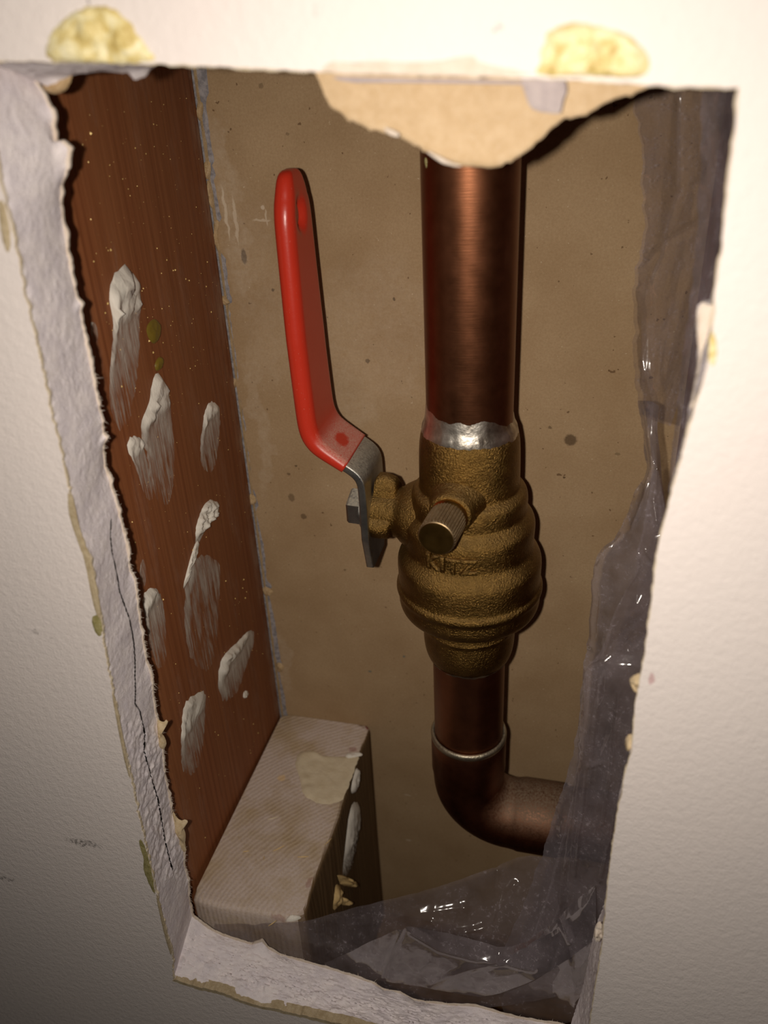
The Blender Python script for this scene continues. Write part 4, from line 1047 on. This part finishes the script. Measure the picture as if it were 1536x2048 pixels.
# back layer: free upper edge sweeping up towards the elbow
lowb = [
    [(430, 1846, 19.5), (520, 1848, 19.6), (604, 1843, 20), (700, 1815, 25), (800, 1792, 30), (900, 1765, 36), (1000, 1726, 42), (1050, 1708, 44), (1100, 1716, 42)],
    [(428, 1852, 19.0), (520, 1858, 19.2), (610, 1855, 19.6), (700, 1838, 24), (800, 1820, 28), (900, 1798, 33), (995, 1770, 38), (1050, 1760, 40), (1110, 1770, 38)],
    [(426, 1856, 18.6), (520, 1866, 18.8), (620, 1872, 19.2), (710, 1866, 22), (810, 1855, 25), (900, 1836, 29), (980, 1820, 33), (1050, 1810, 35), (1120, 1815, 33)],
    [(424, 1862, 18.2), (520, 1876, 18.4), (630, 1892, 18.8), (720, 1896, 20), (820, 1895, 22), (900, 1885, 25), (980, 1875, 28), (1050, 1868, 29), (1130, 1865, 27)],
    [(422, 1872, 17.6), (520, 1892, 17.8), (640, 1920, 18.2), (740, 1940, 18.6), (840, 1960, 19), (920, 1960, 20), (1000, 1950, 22), (1070, 1930, 23), (1140, 1915, 22)],
    [(420, 1890, 17.0), (520, 1915, 17.0), (650, 1950, 17), (750, 1985, 17), (850, 2010, 17), (930, 2015, 18), (1010, 2010, 19), (1080, 2000, 20), (1150, 1980, 20)],
]
mk('rear_layer', film(lowb, 260, 110, .45, 15, .05, 0, .4, creases=[([(993, 1734), (993, 1790), (984, 1830), (970, 1850), (915, 1862)], 1.2, 11), ([(915, 1862), (950, 1870)], 1.0, 9), ([(862, 1838), (880, 1856)], .8, 9), ([(700, 1850), (850, 1820), (930, 1812)], .6, 14), ([(975, 1880), (990, 1820), (1030, 1765)], .7, 10)]), M_FILM, pb)
lowf = [
    [(648, 1926, 18.6), (700, 1903, 19), (760, 1873, 19.6), (806, 1852, 20), (830, 1851, 20.5), (880, 1860, 21), (950, 1879, 22), (1012, 1897, 23), (1060, 1878, 24), (1110, 1840, 25), (1150, 1800, 25), (1190, 1768, 24)],
    [(652, 1930, 18.2), (702, 1915, 18.6), (760, 1895, 19), (806, 1878, 19.2), (840, 1878, 19.6), (890, 1884, 20), (955, 1898, 20.5), (1012, 1912, 21.2), (1066, 1893, 22), (1114, 1862, 22.6), (1154, 1828, 22.6), (1192, 1795, 22)],
    [(656, 1936, 17.8), (704, 1928, 18.2), (758, 1914, 18.4), (806, 1905, 18.6), (850, 1904, 18.8), (900, 1908, 19), (960, 1918, 19.4), (1016, 1926, 19.8), (1072, 1908, 20.4), (1118, 1882, 21), (1158, 1852, 21), (1192, 1822, 20.4)],
    [(660, 1944, 17.4), (706, 1940, 17.8), (756, 1936, 18), (806, 1934, 18), (858, 1934, 18.2), (910, 1936, 18.2), (966, 1941, 18.6), (1022, 1942, 18.8), (1076, 1926, 19.2), (1122, 1902, 19.6), (1160, 1876, 19.6), (1192, 1850, 19)],
    [(664, 1952, 17), (710, 1954, 17.2), (756, 1958, 17.2), (808, 1966, 17.3), (862, 1976, 17.4), (916, 1986, 17.4), (970, 1992, 17.6), (1030, 1975, 17.8), (1080, 1952, 18), (1125, 1925, 18.2), (1160, 1900, 18.2), (1190, 1878, 18)],
]
mk('front_fold', film(lowf, 240, 100, .4, 19, .05, 0, .35, creases=[([(806, 1853), (788, 1890), (765, 1950)], 1.0, 12), ([(825, 1862), (880, 1894), (940, 1912), (1000, 1920), (1068, 1934)], 1.1, 12), ([(1000, 1918), (1040, 1895), (1080, 1872)], .9, 10), ([(1120, 1830), (1136, 1868), (1140, 1880)], .8, 10), ([(860, 1965), (940, 1935), (1000, 1922)], .7, 12)]), M_FILM2, pb)
corner = [
    [(1010, 1985, 22), (1060, 1965, 22), (1110, 1935, 22), (1160, 1900, 21), (1215, 1850, 18)],
    [(1000, 2005, 21), (1050, 1995, 21), (1095, 1980, 21), (1150, 1950, 20), (1205, 1910, 18)],
    [(1010, 2030, 20), (1050, 2028, 20), (1090, 2020, 20), (1140, 1995, 19), (1195, 1960, 17.5)],
    [(1040, 2060, 19), (1070, 2060, 19), (1100, 2055, 19), (1140, 2040, 18.5), (1185, 2020, 17.5)],
]
mk('corner_tuck', film(corner, 60, 50, .5, 23, .08, 0, .4), M_FILM, pb)
